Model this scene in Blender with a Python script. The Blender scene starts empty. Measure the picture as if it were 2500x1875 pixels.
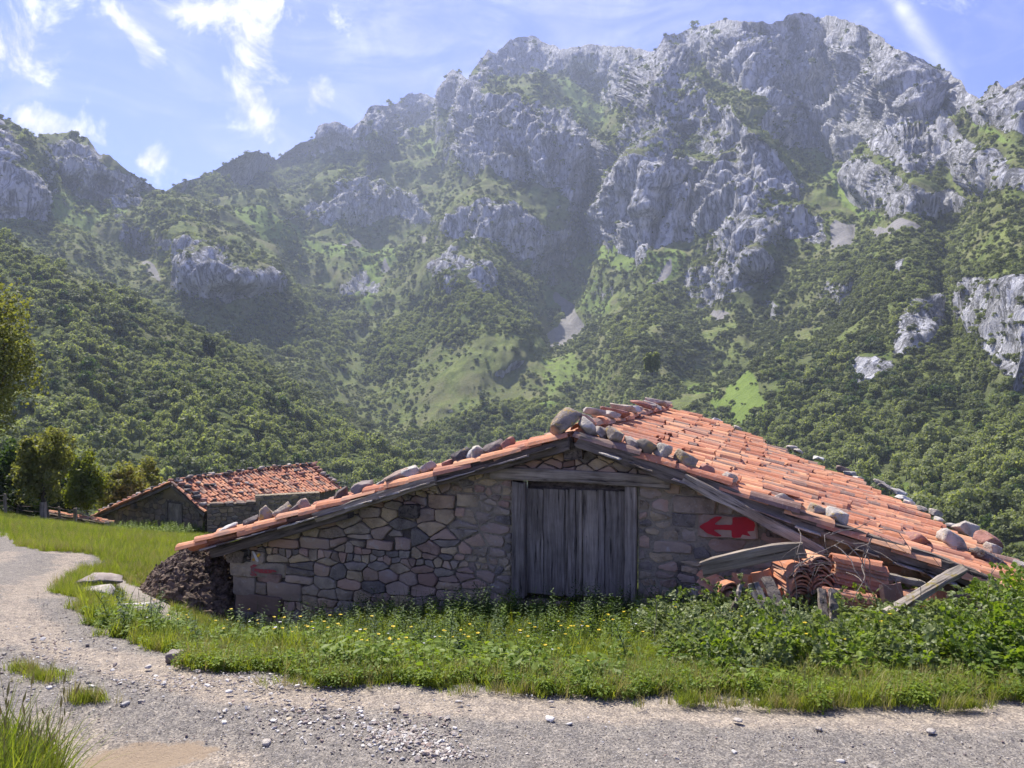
import bpy, bmesh, math, random
import numpy as np
from mathutils import Vector, Matrix, Quaternion
from math import sin, cos, pi, radians, atan, tan, sqrt, exp
rnd = random.Random(7); nr = np.random.RandomState(11)
SC = bpy.context.scene; COL = SC.collection
# ------------------------------------------------------------------ camera, world, sun, exposure
F = 1878.0; CX = 1250.0; CY = 937.5; EYE = 1.65
cam = bpy.data.objects.new('camera', bpy.data.cameras.new('camera')); COL.objects.link(cam)
cam.location = (0, 0, EYE); cam.rotation_euler = (pi/2, 0, 0)
cam.data.sensor_width = 36; cam.data.lens = 36*F/2500; cam.data.clip_start = .05; cam.data.clip_end = 20000
SC.camera = cam
SUN_AZ = radians(-36); SUN_EL = radians(57)
SC.view_settings.view_transform = 'Standard'; SC.view_settings.look = 'None'
SC.view_settings.gamma = 1; SC.view_settings.use_curve_mapping = False
SC.view_settings.exposure = 1.42
SC.render.engine = 'CYCLES'
SC.cycles.max_bounces = 5; SC.cycles.diffuse_bounces = 3; SC.cycles.volume_bounces = 1
SC.cycles.transparent_max_bounces = 6; SC.cycles.use_denoising = True
SC.cycles.use_adaptive_sampling = True; SC.cycles.adaptive_threshold = .02

class G:
    """small wrapper to write node trees"""
    def __init__(s, nt): s.nt = nt; nt.nodes.clear()
    def n(s, t, ins=None, **kw):
        x = s.nt.nodes.new(t)
        for k, v in kw.items(): setattr(x, k, v)
        for k, v in (ins or {}).items(): s.set(x.inputs[k], v)
        return x
    def set(s, sock, v):
        if hasattr(v, 'is_output') or isinstance(v, bpy.types.NodeSocket): s.nt.links.new(v, sock)
        elif isinstance(v, bpy.types.Node): s.nt.links.new(v.outputs[0], sock)
        else:
            if isinstance(v, (tuple, list)) and len(v) == 3 and sock.type == 'RGBA': v = (*v, 1)
            sock.default_value = v
    def m(s, op, a, b=0.0, c=None, clamp=False):
        x = s.n('ShaderNodeMath', operation=op, use_clamp=clamp); s.set(x.inputs[0], a); s.set(x.inputs[1], b)
        if c is not None: s.set(x.inputs[2], c)
        return x.outputs[0]
    def noise(s, vec, scale, detail=4, rough=.55, dist=0.0, w=None):
        x = s.n('ShaderNodeTexNoise', {'Scale': scale, 'Detail': detail, 'Roughness': rough, 'Distortion': dist})
        if vec is not None: s.set(x.inputs['Vector'], vec)
        return x.outputs[0]
    def voro(s, vec, scale, feature='F1', out=0):
        x = s.n('ShaderNodeTexVoronoi', {'Scale': scale}, feature=feature)
        if vec is not None: s.set(x.inputs['Vector'], vec)
        return x.outputs[out]
    def ss(s, v, a, b):
        x = s.n('ShaderNodeMapRange', {'Value': v, 'From Min': a, 'From Max': b}, interpolation_type='SMOOTHSTEP'); return x.outputs[0]
    def mix(s, f, a, b, blend='MIX'):
        x = s.n('ShaderNodeMix', data_type='RGBA', blend_type=blend)
        s.set(x.inputs[0], f); s.set(x.inputs[6], a); s.set(x.inputs[7], b); return x.outputs[2]
    def ramp(s, f, stops):
        x = s.n('ShaderNodeValToRGB'); s.set(x.inputs[0], f); e = x.color_ramp.elements
        while len(e) < len(stops): e.new(.5)
        for q, (p, c) in zip(e, stops): q.position = p; q.color = (*c, 1)
        return x.outputs[0]
    def scalev(s, vec, v):
        x = s.n('ShaderNodeMapping', {'Vector': vec, 'Scale': v}); return x.outputs[0]
    def attr(s, name): return s.n('ShaderNodeAttribute', attribute_name=name).outputs['Fac']
    def pos(s): return s.n('ShaderNodeNewGeometry').outputs['Position']
    def bump(s, h, strength=.5, dist=.02, nrm=None):
        x = s.n('ShaderNodeBump', {'Strength': strength, 'Distance': dist, 'Height': h})
        if nrm is not None: s.set(x.inputs['Normal'], nrm)
        return x.outputs[0]
    def rand(s):
        a = s.n('ShaderNodeObjectInfo').outputs['Random']; b = s.n('ShaderNodeNewGeometry').outputs['Random Per Island']
        return s.m('FRACT', s.m('ADD', a, b))
def material(name):
    m = bpy.data.materials.new(name); m.use_nodes = True; return m, G(m.node_tree)
def finish(g, color, rough=.85, normal=None, spec=.25, trans=None, tcol=None):
    p = g.n('ShaderNodeBsdfPrincipled', {'Base Color': color, 'Roughness': rough, 'Specular IOR Level': spec})
    if normal is not None: g.set(p.inputs['Normal'], normal)
    out = p.outputs[0]
    if trans:
        t = g.n('ShaderNodeBsdfTranslucent', {'Color': tcol if tcol is not None else color})
        mx = g.n('ShaderNodeMixShader', {0: trans, 1: p.outputs[0], 2: t.outputs[0]}); out = mx.outputs[0]
    g.n('ShaderNodeOutputMaterial', {'Surface': out})

# ---- world: Nishita sky with clouds laid out by direction
def build_world():
    w = bpy.data.worlds.new('World'); SC.world = w; w.use_nodes = True; g = G(w.node_tree)
    sky = g.n('ShaderNodeTexSky', sky_type='NISHITA', sun_disc=False)
    sky.sun_elevation = SUN_EL; sky.sun_rotation = SUN_AZ; sky.altitude = 600; sky.air_density = 1.0; sky.dust_density = .05; sky.ozone_density = 3.0
    d = g.n('ShaderNodeTexCoord').outputs['Generated']
    sx = g.n('ShaderNodeSeparateXYZ', {0: d})
    az = g.m('ARCTAN2', sx.outputs[0], sx.outputs[1]); el = g.m('ARCSINE', sx.outputs[2])
    def ang(px, py):
        a = atan((px-CX)/F); return a, atan((CY-py)/F*cos(a))
    def blob(px, py, sl, sw, rot):           # px lengths / angle on the sky
        a0, e0 = ang(px, py); da = g.m('SUBTRACT', az, a0); de = g.m('SUBTRACT', el, e0)
        c, s_ = cos(rot), sin(rot)
        u = g.m('ADD', g.m('MULTIPLY', da, c/(sl/F)), g.m('MULTIPLY', de, s_/(sl/F)))
        v = g.m('ADD', g.m('MULTIPLY', da, -s_/(sw/F)), g.m('MULTIPLY', de, c/(sw/F)))
        q = g.m('ADD', g.m('MULTIPLY', u, u), g.m('MULTIPLY', v, v))
        return g.m('EXPONENT', g.m('MULTIPLY', q, -1.0))
    cvec = g.n('ShaderNodeCombineXYZ', {0: az, 1: el, 2: 0.3}).outputs[0]
    n1 = g.noise(cvec, 13, 12, .68, .5)
    n2 = g.noise(g.scalev(cvec, (1.6, 4.5, 1)), 3.2, 7, .62, 1.2)
    bl = None
    for b in [(600, 70, 150, 75, -1.0), (620, 250, 110, 50, -1.1), (330, 80, 110, 38, -.9), (20, 110, 100, 100, 0),
              (90, 300, 150, 45, -.2), (765, 235, 60, 50, 0), (370, 390, 50, 28, .6), (560, 20, 260, 60, 0.1)]:
        q = blob(*b); bl = q if bl is None else g.m('MAXIMUM', bl, q)
    thick = g.m('ADD', g.m('MULTIPLY', bl, .68), g.m('MULTIPLY', g.m('SUBTRACT', n1, .5), 2.1))
    thick = g.ss(thick, .22, .78)
    veil = g.m('MULTIPLY', g.ss(g.m('ADD', n2, g.m('MULTIPLY', blob(1250, 130, 520, 200, .35), .16)), .42, .90), .48)
    a0, e0 = ang(2170, -20); a1, e1 = ang(2290, 150)
    con = blob(2225, 55, 125, 17, math.atan2(e1-e0, a1-a0)); con = g.m('MULTIPLY', g.m('MULTIPLY', con, n1), .9)
    f = g.m('MAXIMUM', g.m('MAXIMUM', thick, veil), con, clamp=True)
    base = g.mix(1.0, sky.outputs[0], (.43, .375, .61), 'MULTIPLY')
    cloudc = g.mix(g.ss(n1, .35, .75), (2.5, 2.55, 3.2), (4.6, 4.6, 5.1))
    col = g.mix(f, base, cloudc)
    bg = g.n('ShaderNodeBackground', {'Color': col, 'Strength': .14})
    g.n('ShaderNodeOutputWorld', {'Surface': bg.outputs[0]})
build_world()
sd = bpy.data.lights.new('sun', 'SUN'); sd.energy = 3.7; sd.angle = radians(.53); sd.color = (1, .945, .85)
sun = bpy.data.objects.new('sun', sd); COL.objects.link(sun)
sdir = Vector((sin(SUN_AZ)*cos(SUN_EL), cos(SUN_AZ)*cos(SUN_EL), sin(SUN_EL)))
sun.rotation_euler = sdir.to_track_quat('Z', 'Y').to_euler(); sun.location = sdir*50

# ------------------------------------------------------------------ helpers
ORG = {}
def tag(o, label=None, cat=None, group=None, kind=None):
    if label: o['label'] = label
    if cat: o['category'] = cat
    if group: o['group'] = group
    if kind: o['kind'] = kind
    return o
def empty(name, loc, label, cat, group=None):
    o = bpy.data.objects.new(name, None); COL.objects.link(o); o.location = loc; o.empty_display_size = .2
    ORG[o.name] = np.array(loc, float); return tag(o, label, cat, group)
def mesh_data(name, V, Fc, mat, smooth=False):
    me = bpy.data.meshes.new(name); V = np.asarray(V, np.float64)
    if isinstance(Fc, np.ndarray):
        k = Fc.shape[1]; n = len(Fc)
        me.vertices.add(len(V)); me.vertices.foreach_set('co', V.astype(np.float32).ravel())
        me.loops.add(n*k); me.loops.foreach_set('vertex_index', Fc.astype(np.int32).ravel())
        me.polygons.add(n); me.polygons.foreach_set('loop_start', np.arange(0, n*k, k, dtype=np.int32))
        me.update(calc_edges=True)
    else:
        me.from_pydata([tuple(v) for v in V], [], [tuple(f) for f in Fc]); me.update()
    for m in (mat if isinstance(mat, (list, tuple)) else [mat]): me.materials.append(m)
    if smooth: me.polygons.foreach_set('use_smooth', np.ones(len(me.polygons), bool)); me.update()
    return me
def obj(name, V, Fc, mat, parent=None, smooth=False):
    """a mesh object from world coordinates, parented when asked"""
    V = np.asarray(V, float)
    o0 = ORG[parent.name] if parent is not None else V.mean(axis=0)*np.array([1, 1, 0])+np.array([0, 0, V[:, 2].min()])
    me = mesh_data(name, V-o0, Fc, mat, smooth); o = bpy.data.objects.new(name, me); COL.objects.link(o)
    if parent is not None: o.parent = parent
    else: o.location = o0
    ORG[o.name] = o0; return o
def place(name, me, M, parent=None):
    """an object sharing mesh data at world matrix M"""
    o = bpy.data.objects.new(name, me); COL.objects.link(o)
    if parent is not None:
        o.parent = parent; M = Matrix.Translation(Vector(-ORG[parent.name]))@M
    o.matrix_basis = M; return o
def setattr_f(me, name, arr):
    a = me.attributes.new(name, 'FLOAT', 'POINT'); a.data.foreach_set('value', np.asarray(arr, np.float32).ravel())
def at(px, py, Y): return np.array([(px-CX)/F*Y, Y, EYE-(py-CY)/F*Y])
# ---- vectorised gradient noise
_P = np.random.RandomState(3).permutation(256); _P = np.concatenate([_P, _P, _P])
_Gr = np.array([[1,1,0],[-1,1,0],[1,-1,0],[-1,-1,0],[1,0,1],[-1,0,1],[1,0,-1],[-1,0,-1],[0,1,1],[0,-1,1],[0,1,-1],[0,-1,-1],[1,1,0],[-1,1,0],[0,-1,1],[0,-1,-1]], float)
def pn(x, y, z=0.0):
    x, y, z = np.broadcast_arrays(np.asarray(x, float), np.asarray(y, float), np.asarray(z, float))
    xi = np.floor(x).astype(int); yi = np.floor(y).astype(int); zi = np.floor(z).astype(int)
    xf = x-xi; yf = y-yi; zf = z-zi; xi &= 255; yi &= 255; zi &= 255
    u = xf**3*(xf*(xf*6-15)+10); v = yf**3*(yf*(yf*6-15)+10); w = zf**3*(zf*(zf*6-15)+10)
    r = 0
    for dx in (0, 1):
        for dy in (0, 1):
            for dz in (0, 1):
                h = _P[_P[_P[(xi+dx) & 255]+((yi+dy) & 255)]+((zi+dz) & 255)] & 15
                gr = _Gr[h]; d = gr[..., 0]*(xf-dx)+gr[..., 1]*(yf-dy)+gr[..., 2]*(zf-dz)
                r = r+d*(u if dx else 1-u)*(v if dy else 1-v)*(w if dz else 1-w)
    return r
def fbm(x, y, z=0.0, o=4, g=.5):
    r = 0; a = 1
    for i in range(o): r = r+a*pn(np.asarray(x)*2**i+i*17.3, np.asarray(y)*2**i+i*5.1, np.asarray(z)*2**i); a *= g
    return r
def ridged(x, y, z=0.0, o=4, g=.5):
    r = 0; a = 1
    for i in range(o): r = r+a*(1-2*np.abs(pn(np.asarray(x)*2**i+i*11.7, np.asarray(y)*2**i+3.3*i, np.asarray(z)*2**i))); a *= g
    return r
def sstep(a, b, x): t = np.clip((x-a)/(b-a), 0, 1); return t*t*(3-2*t)
def pdist(x, y, L):
    d = np.full(np.shape(x), 1e9)
    for (ax, ay), (bx, by) in zip(L[:-1], L[1:]):
        t = np.clip(((x-ax)*(bx-ax)+(y-ay)*(by-ay))/((bx-ax)**2+(by-ay)**2), 0, 1); d = np.minimum(d, np.hypot(x-ax-t*(bx-ax), y-ay-t*(by-ay)))
    return d
def inpoly(px, py, poly):
    r = np.zeros(np.shape(px), bool); n = len(poly)
    for i in range(n):
        x0, y0 = poly[i]; x1, y1 = poly[(i+1) % n]
        if y0 == y1: continue
        c = ((y0 > py) != (y1 > py)) & (px < (x1-x0)*(py-y0)/(y1-y0)+x0); r ^= c
    return r
def blur(a, k, ax):
    if k < 1: return a
    x = np.arange(-3*k, 3*k+1); w = np.exp(-.5*(x/k)**2); w /= w.sum()
    pad = [(0, 0)]*a.ndim; pad[ax] = (3*k, 3*k); b = np.pad(a, pad, mode='edge'); out = np.zeros_like(a); n = a.shape[ax]
    for i, wi in enumerate(w): out += wi*np.take(b, np.arange(i, i+n), axis=ax)
    return out
def grid_faces(nu, nv):
    i = np.arange((nu-1)*(nv-1)); r = i//(nu-1); c = i % (nu-1); a = r*nu+c
    return np.stack([a, a+1, a+nu+1, a+nu], 1)
# ------------------------------------------------------------------ materials
def m_foliage(name, c1, c2, trans=.4, tc=None, rough=.6, patch=None):
    m, g = material(name); r = g.rand()
    n = g.noise(g.pos(), patch or .05, 3)
    f = g.m('ADD', g.m('MULTIPLY', r, .62), g.m('MULTIPLY', g.m('SUBTRACT', n, .31), 1.0), clamp=True)
    c = g.mix(f, c1, c2)
    finish(g, c, rough, None, .22, trans, g.mix(1.0, c, tc or (1.7, 1.75, .75), 'MULTIPLY')); return m
def m_rock(name, cols, scale=6, lichen=.0, bumpd=.02):
    m, g = material(name); p = g.pos(); r = g.rand()
    vec = g.n('ShaderNodeVectorMath', {0: p, 1: g.n('ShaderNodeCombineXYZ', {0: r, 1: r, 2: r}).outputs[0]}, operation='MULTIPLY_ADD')
    g.set(vec.inputs[1], (1, 1, 1)); g.set(vec.inputs[2], g.n('ShaderNodeVectorMath', {0: g.n('ShaderNodeCombineXYZ', {0: r, 1: r, 2: r}).outputs[0], 1: (37, 23, 51)}, operation='MULTIPLY').outputs[0])
    v = vec.outputs[0]
    k = len(cols); base = g.ramp(r, [(i/k, c) for i, c in enumerate(cols)])
    n1 = g.noise(v, scale, 6, .62); n2 = g.noise(v, scale*7, 5, .65); n3 = g.noise(g.scalev(v, (1, 1, 5)), scale*1.5, 4, .6)
    c = g.mix(1.0, base, g.ramp(n1, [(.28, (.50, .48, .46)), (.5, (1, 1, 1)), (.72, (1.42, 1.38, 1.30))]), 'MULTIPLY')
    c = g.mix(g.m('MULTIPLY', g.ss(n2, .56, .70), .5), c, (.42, .40, .35))
    c = g.mix(g.m('MULTIPLY', g.ss(n3, .55, .75), .5), c, g.mix(1.0, c, (.5, .47, .45), 'MULTIPLY'))
    if lichen:
        c = g.mix(g.m('MULTIPLY', g.ss(g.noise(v, scale*2.4, 5, .6), .64-lichen*.2, .70-lichen*.1), .8), c, (.46, .32, .09))
    b = g.bump(g.m('ADD', g.m('MULTIPLY', n1, .7), g.m('MULTIPLY', n2, .55)), 1.0, bumpd*1.6)
    finish(g, c, .92, b, .15); return m
def m_wood(name, c1, c2, axis, scale=1.0, moss=0.0):
    m, g = material(name); p = g.n('ShaderNodeTexCoord').outputs['Object']; r = g.rand()
    off = g.n('ShaderNodeCombineXYZ', {0: g.m('MULTIPLY', r, 31), 1: g.m('MULTIPLY', r, 17), 2: g.m('MULTIPLY', r, 9)}).outputs[0]
    v = g.n('ShaderNodeVectorMath', {0: p, 1: off}, operation='ADD').outputs[0]
    s = [30, 30, 30]; s[axis] = 1.6
    v2 = g.scalev(v, tuple(x*scale for x in s))
    n1 = g.noise(v2, 1.0, 6, .65, .4); n2 = g.noise(v, 2.2, 4, .6); n3 = g.noise(v2, 3.4, 3, .7)
    f = g.m('ADD', g.m('MULTIPLY', n1, .75), g.m('MULTIPLY', n3, .3)); f = g.ss(f, .32, .72)
    c = g.mix(f, c1, c2)
    c = g.mix(1.0, c, g.ramp(n2, [(.3, (.62, .6, .58)), (.7, (1.25, 1.22, 1.18))]), 'MULTIPLY')
    c = g.mix(1.0, c, g.ramp(r, [(0, (.78, .78, .8)), (1, (1.2, 1.18, 1.14))]), 'MULTIPLY')
    crack = g.ss(n1, .40, .34); c = g.mix(g.m('MULTIPLY', crack, .8), c, (.02, .018, .016))
    if moss: c = g.mix(g.ss(g.noise(v, 9, 5, .6), .60-moss*.1, .66), c, (.22, .17, .03))
    b = g.bump(g.m('SUBTRACT', g.m('ADD', n1, g.m('MULTIPLY', n3, .3)), g.m('MULTIPLY', crack, .5)), .8, .008)
    finish(g, c, .88, b, .2); return m
def m_tile(name):
    m, g = material(name); r = g.rand(); p = g.pos()
    base = g.ramp(r, [(0, (.54, .23, .115)), (.14, (.40, .155, .09)), (.26, (.62, .30, .155)), (.38, (.45, .175, .10)), (.50, (.66, .37, .20)), (.60, (.56, .25, .14)), (.70, (.30, .14, .10)), (.78, (.60, .28, .15)), (.86, (.42, .26, .18)), (.93, (.22, .14, .11))])
    n1 = g.noise(p, 5, 5, .6); n2 = g.noise(p, 38, 5, .65); n3 = g.noise(p, 1.1, 3)
    c = g.mix(1.0, base, g.ramp(n1, [(.3, (.78, .74, .72)), (.7, (1.18, 1.18, 1.2))]), 'MULTIPLY')
    c = g.mix(g.m('MULTIPLY', g.ss(n2, .54, .70), .55), c, (.46, .39, .33))
    c = g.mix(g.m('MULTIPLY', g.ss(g.m('ADD', n1, g.m('MULTIPLY', n3, .6)), .82, 1.0), .7), c, (.20, .145, .115))
    finish(g, c, .82, g.bump(g.m('ADD', n2, n1), .5, .006), .2); return m
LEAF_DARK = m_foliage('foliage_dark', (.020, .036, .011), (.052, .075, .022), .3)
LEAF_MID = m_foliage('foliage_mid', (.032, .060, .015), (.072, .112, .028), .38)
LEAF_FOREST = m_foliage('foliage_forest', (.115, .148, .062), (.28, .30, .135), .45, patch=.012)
LEAF_SHRUB = m_foliage('foliage_shrub', (.055, .075, .026), (.145, .165, .055), .34, patch=.02)
LEAF_OLIVE = m_foliage('foliage_olive', (.085, .10, .03), (.26, .25, .085), .45)
LEAF_YELLOW = m_foliage('foliage_yellow', (.08, .11, .018), (.22, .235, .04), .45)
LEAF_WEED = m_foliage('weed_leaf', (.07, .13, .018), (.25, .32, .045), .45, (1.6, 1.6, .6), .5, .8)
LEAF_BRAMBLE = m_foliage('bramble_leaf', (.055, .095, .028), (.27, .30, .115), .36, (1.4, 1.5, .7), .42, .9)
GRASS = m_foliage('grass_blade', (.085, .14, .02), (.32, .33, .055), .45, (1.5, 1.55, .6), .55, .5)
DRYGRASS = m_foliage('dry_grass_blade', (.20, .19, .06), (.38, .33, .14), .35, (1.3, 1.25, .9), .6, .8)
BARK = m_wood('bark', (.045, .036, .028), (.13, .11, .09), 2, .4)
WOOD_V = m_wood('weathered_wood_upright', (.115, .096, .076), (.35, .305, .25), 2)
WOOD_H = m_wood('weathered_wood_level', (.125, .104, .082), (.38, .33, .265), 0)
WOOD_D = m_wood('dark_weathered_wood', (.05, .042, .034), (.22, .185, .15), 0)
WOOD_P = m_wood('pale_mossy_wood', (.12, .105, .085), (.42, .38, .32), 0, 1, .6)
TWIG = m_wood('twig', (.12, .10, .08), (.34, .30, .26), 0)
ROCK_WALL = m_rock('wall_stone', [(.37, .235, .17), (.30, .23, .175), (.40, .265, .185), (.33, .26, .19), (.27, .225, .18), (.42, .32, .19), (.34, .22, .17), (.30, .25, .185), (.46, .34, .195), (.20, .17, .14)], 7)
ROCK_GREY = m_rock('roof_stone_grey', [(.34, .29, .25), (.24, .20, .18), (.40, .35, .30), (.30, .22, .18), (.44, .40, .34)], 8, 0)
ROCK_PALE = m_rock('limestone_pale', [(.48, .46, .42), (.55, .53, .49), (.42, .38, .33)], 9, .1)
ROCK_DARK = m_rock('roof_stone_dark', [(.13, .115, .11), (.16, .13, .12), (.11, .10, .10)], 8, .1)
ROCK_LICHEN = m_rock('roof_stone_lichen', [(.24, .21, .17), (.30, .25, .2)], 9, .55)
ROCK_RED = m_rock('red_sandstone', [(.34, .19, .15), (.30, .16, .13)], 8, .1)
TILE = m_tile('clay_tile')
def m_mortar():
    m, g = material('mortar'); p = g.pos(); a = g.attr('pale')
    n1 = g.noise(p, 5, 6, .65); n2 = g.noise(p, 45, 5, .6)
    pale = g.mix(n1, (.17, .14, .105), (.42, .35, .24)); dark = g.mix(n2, (.06, .05, .04), (.15, .12, .095))
    f = g.ss(g.m('ADD', a, g.m('MULTIPLY', g.m('SUBTRACT', n1, .5), 1.6)), .35, .65)
    c = g.mix(f, dark, pale); c = g.mix(g.m('MULTIPLY', g.ss(n2, .5, .7), .4), c, (.12, .10, .085))
    finish(g, c, .95, g.bump(g.m('ADD', n1, n2), .9, .02), .1); return m
MORTAR = m_mortar()
def m_plain(name, c, rough=.8, var=.25, sc=20, bd=.004):
    m, g = material(name); p = g.pos(); n = g.noise(p, sc, 5, .6)
    lo = tuple(x*(1-var) for x in c); hi = tuple(min(1, x*(1+var)) for x in c)
    finish(g, g.mix(g.ss(n, .3, .7), lo, hi), rough, g.bump(n, .5, bd), .2); return m
def m_paint(name, c, thr):
    m, g = material(name); p = g.pos(); n = g.noise(p, 28, 6, .7); n2 = g.noise(p, 6, 4)
    f = g.ss(g.m('ADD', n, g.m('MULTIPLY', n2, .4)), thr, thr+.10)
    d = g.mix(g.ss(n2, .3, .7), tuple(x*.75 for x in c), c)
    finish(g, g.mix(f, (.16, .11, .10), d), .7, g.bump(n, .5, .004), .3); return m
RED = m_paint('red_paint', (.45, .022, .03), .46); RED_FADED = m_paint('faded_red_paint', (.36, .05, .05), .62)
WHITE_P = m_paint('white_paint', (.62, .6, .56), .42); YELLOW_P = m_paint('yellow_paint', (.62, .36, .04), .42)
MANURE = m_plain('manure', (.12, .085, .060), .8, .7, 14, .05)
WIRE = m_plain('rusty_wire', (.16, .13, .11), .6, .2)
def m_petal(c, nm):
    m, g = material(nm); finish(g, c, .5, None, .3, .3); return m
PETAL_Y = m_petal((.75, .55, .02), 'buttercup_petal'); PETAL_W = m_petal((.75, .74, .72), 'white_petal')
def m_road():
    m, g = material('gravel_track'); p = g.pos(); tr = g.attr('track'); sa = g.attr('sand'); pa = g.attr('pale')
    n1 = g.noise(p, .9, 5, .6); n2 = g.noise(p, 14, 6, .7); n3 = g.noise(p, 95, 4, .7); v = g.voro(p, 60); v2 = g.voro(p, 23, 'F1', 1)
    c = g.mix(n2, (.16, .145, .125), (.285, .26, .23))
    f = g.ss(g.m('ADD', tr, g.m('MULTIPLY', g.m('SUBTRACT', g.m('ADD', n1, g.m('MULTIPLY', n2, .5)), .75), .9)), .3, .8)
    c = g.mix(g.m('MULTIPLY', f, .92), c, g.mix(n2, (.26, .22, .18), (.38, .325, .26)))
    c = g.mix(g.m('MULTIPLY', g.ss(v, .32, .1), .45), c, g.mix(n3, (.20, .19, .19), (.48, .46, .44)))
    c = g.mix(g.m('MULTIPLY', g.ss(n3, .6, .75), .5), c, (.06, .055, .055))
    vc = g.n('ShaderNodeRGBToBW', {0: g.voro(p, 120, 'F1', 1)}).outputs[0]; vc2 = g.n('ShaderNodeRGBToBW', {0: v2}).outputs[0]
    c = g.mix(1.0, c, g.ramp(vc, [(.15, (.62, .62, .63)), (.5, (1, 1, 1)), (.85, (1.5, 1.48, 1.42))]), 'MULTIPLY'); c = g.mix(1.0, c, g.ramp(vc2, [(.2, (.86, .86, .87)), (.8, (1.16, 1.14, 1.1))]), 'MULTIPLY')
    fs = g.ss(g.m('ADD', sa, g.m('MULTIPLY', g.m('SUBTRACT', n2, .5), 1.5)), .40, .75)
    c = g.mix(fs, c, g.mix(n3, (.25, .185, .125), (.40, .315, .22)))
    fp = g.ss(g.m('ADD', pa, g.m('MULTIPLY', g.m('SUBTRACT', n2, .5), 1.3)), .5, .7)
    c = g.mix(fp, c, g.mix(n3, (.28, .29, .30), (.62, .64, .66)))
    b = g.bump(g.m('ADD', g.m('MULTIPLY', n2, .6), g.m('ADD', g.m('MULTIPLY', vc, .35), g.m('MULTIPLY', n3, .4))), 1.0, .024)
    finish(g, c, .93, b, .12); return m
ROAD = m_road()
def m_soil():
    m, g = material('meadow_soil'); p = g.pos(); gr = g.attr('gravel'); n1 = g.noise(p, .7, 5, .6); n2 = g.noise(p, 16, 5, .65)
    c = g.mix(n1, (.055, .085, .018), (.13, .155, .03)); c = g.mix(g.m('MULTIPLY', g.ss(n2, .5, .7), .4), c, (.10, .08, .045))
    f = g.ss(g.m('ADD', gr, g.m('MULTIPLY', g.m('SUBTRACT', n2, .5), .9)), .35, .65)
    c = g.mix(f, c, g.mix(n2, (.17, .15, .13), (.40, .35, .29)))
    finish(g, c, .95, g.bump(n2, .8, .03), .1); return m
SOIL = m_soil()
def m_mountain():
    m, g = material('mountain_side'); p = g.pos(); rk = g.attr('rock'); md = g.attr('meadow'); sc = g.attr('scree'); fo = g.attr('forest')
    n1 = g.noise(p, .018, 8, .62); n2 = g.noise(p, .11, 7, .65); n3 = g.noise(g.scalev(p, (1, 1, .28)), .16, 7, .68, .6)
    nz = g.n('ShaderNodeSeparateXYZ', {0: g.n('ShaderNodeNewGeometry').outputs['Normal']}).outputs[2]
    grass = g.mix(g.ss(n2, .35, .65), (.085, .115, .03), (.165, .19, .058))
    heath = g.mix(g.ss(n1, .35, .65), (.10, .115, .04), (.15, .15, .07))
    gr = g.mix(g.ss(g.noise(p, .03, 5, .6), .4, .6), grass, heath)
    gr = g.mix(g.ss(g.m('ADD', md, g.m('MULTIPLY', g.m('SUBTRACT', n2, .5), .8)), .4, .65), gr, g.mix(n2, (.11, .165, .035), (.18, .235, .055)))
    gr = g.mix(g.ss(g.m('ADD', sc, g.m('MULTIPLY', g.m('SUBTRACT', n2, .5), .6)), .4, .6), gr, g.mix(n2, (.15, .145, .14), (.27, .255, .245)))
    gr = g.mix(g.m('MULTIPLY', fo, .6), gr, (.04, .06, .02))
    rockc = g.mix(g.ss(n3, .3, .68), (.30, .30, .31), (.64, .64, .66))
    rockc = g.mix(g.m('MULTIPLY', g.ss(n1, .54, .74), .35), rockc, (.42, .36, .31))
    cr = g.noise(g.scalev(p, (1, 1, .35)), .055, 9, .72, 1.0)
    crk = g.ss(g.m('ABSOLUTE', g.m('SUBTRACT', cr, .5)), .035, .0)
    rockc = g.mix(g.m('MULTIPLY', crk, .62), rockc, (.075, .08, .07))
    e = g.m('ADD', rk, g.m('MULTIPLY', g.m('SUBTRACT', n2, .5), 1.0)); e = g.m('ADD', e, g.m('MULTIPLY', g.m('SUBTRACT', n1, .5), .8))
    e = g.m('ADD', e, g.m('MULTIPLY', g.m('SUBTRACT', .60, nz), 1.0))
    f = g.ss(e, .42, .62)
    c = g.mix(f, gr, rockc)
    h = g.m('ADD', g.m('MULTIPLY', n3, g.m('ADD', g.m('MULTIPLY', f, 1.6), .25)), g.m('MULTIPLY', crk, g.m('MULTIPLY', f, -.5)))
    h = g.m('ADD', h, g.m('MULTIPLY', n2, .4))
    finish(g, c, .95, g.bump(h, 1.0, 5.0), .08); return m
MOUNT = m_mountain()

# ------------------------------------------------------------------ mountains (a height field from the valley to the skyline)
SKY = [(-400, 250), (-100, 262), (0, 285), (90, 332), (120, 328), (172, 322), (212, 335), (244, 375), (271, 380), (316, 416), (398, 468), (434, 448), (515, 425), (565, 393),
       (600, 376), (628, 368), (673, 388), (730, 350), (768, 337), (777, 307), (809, 294), (854, 310), (886, 289), (900, 262), (958, 257), (998, 226), (1062, 235), (1068, 215),
       (1107, 171), (1143, 194), (1150, 176), (1193, 121), (1213, 131), (1218, 120), (1247, 92), (1306, 88), (1369, 118), (1405, 113), (1441, 106), (1514, 111), (1604, 127),
       (1622, 88), (1690, 68), (1758, 52), (1844, 53), (1911, 56), (1920, 38), (1948, 32), (2011, 45), (2038, 35), (2065, 43), (2133, 77), (2187, 118), (2268, 158), (2314, 174),
       (2350, 199), (2363, 221), (2404, 244), (2415, 226), (2431, 203), (2445, 203), (2458, 221), (2500, 192), (2600, 150), (2900, 210)]
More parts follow.
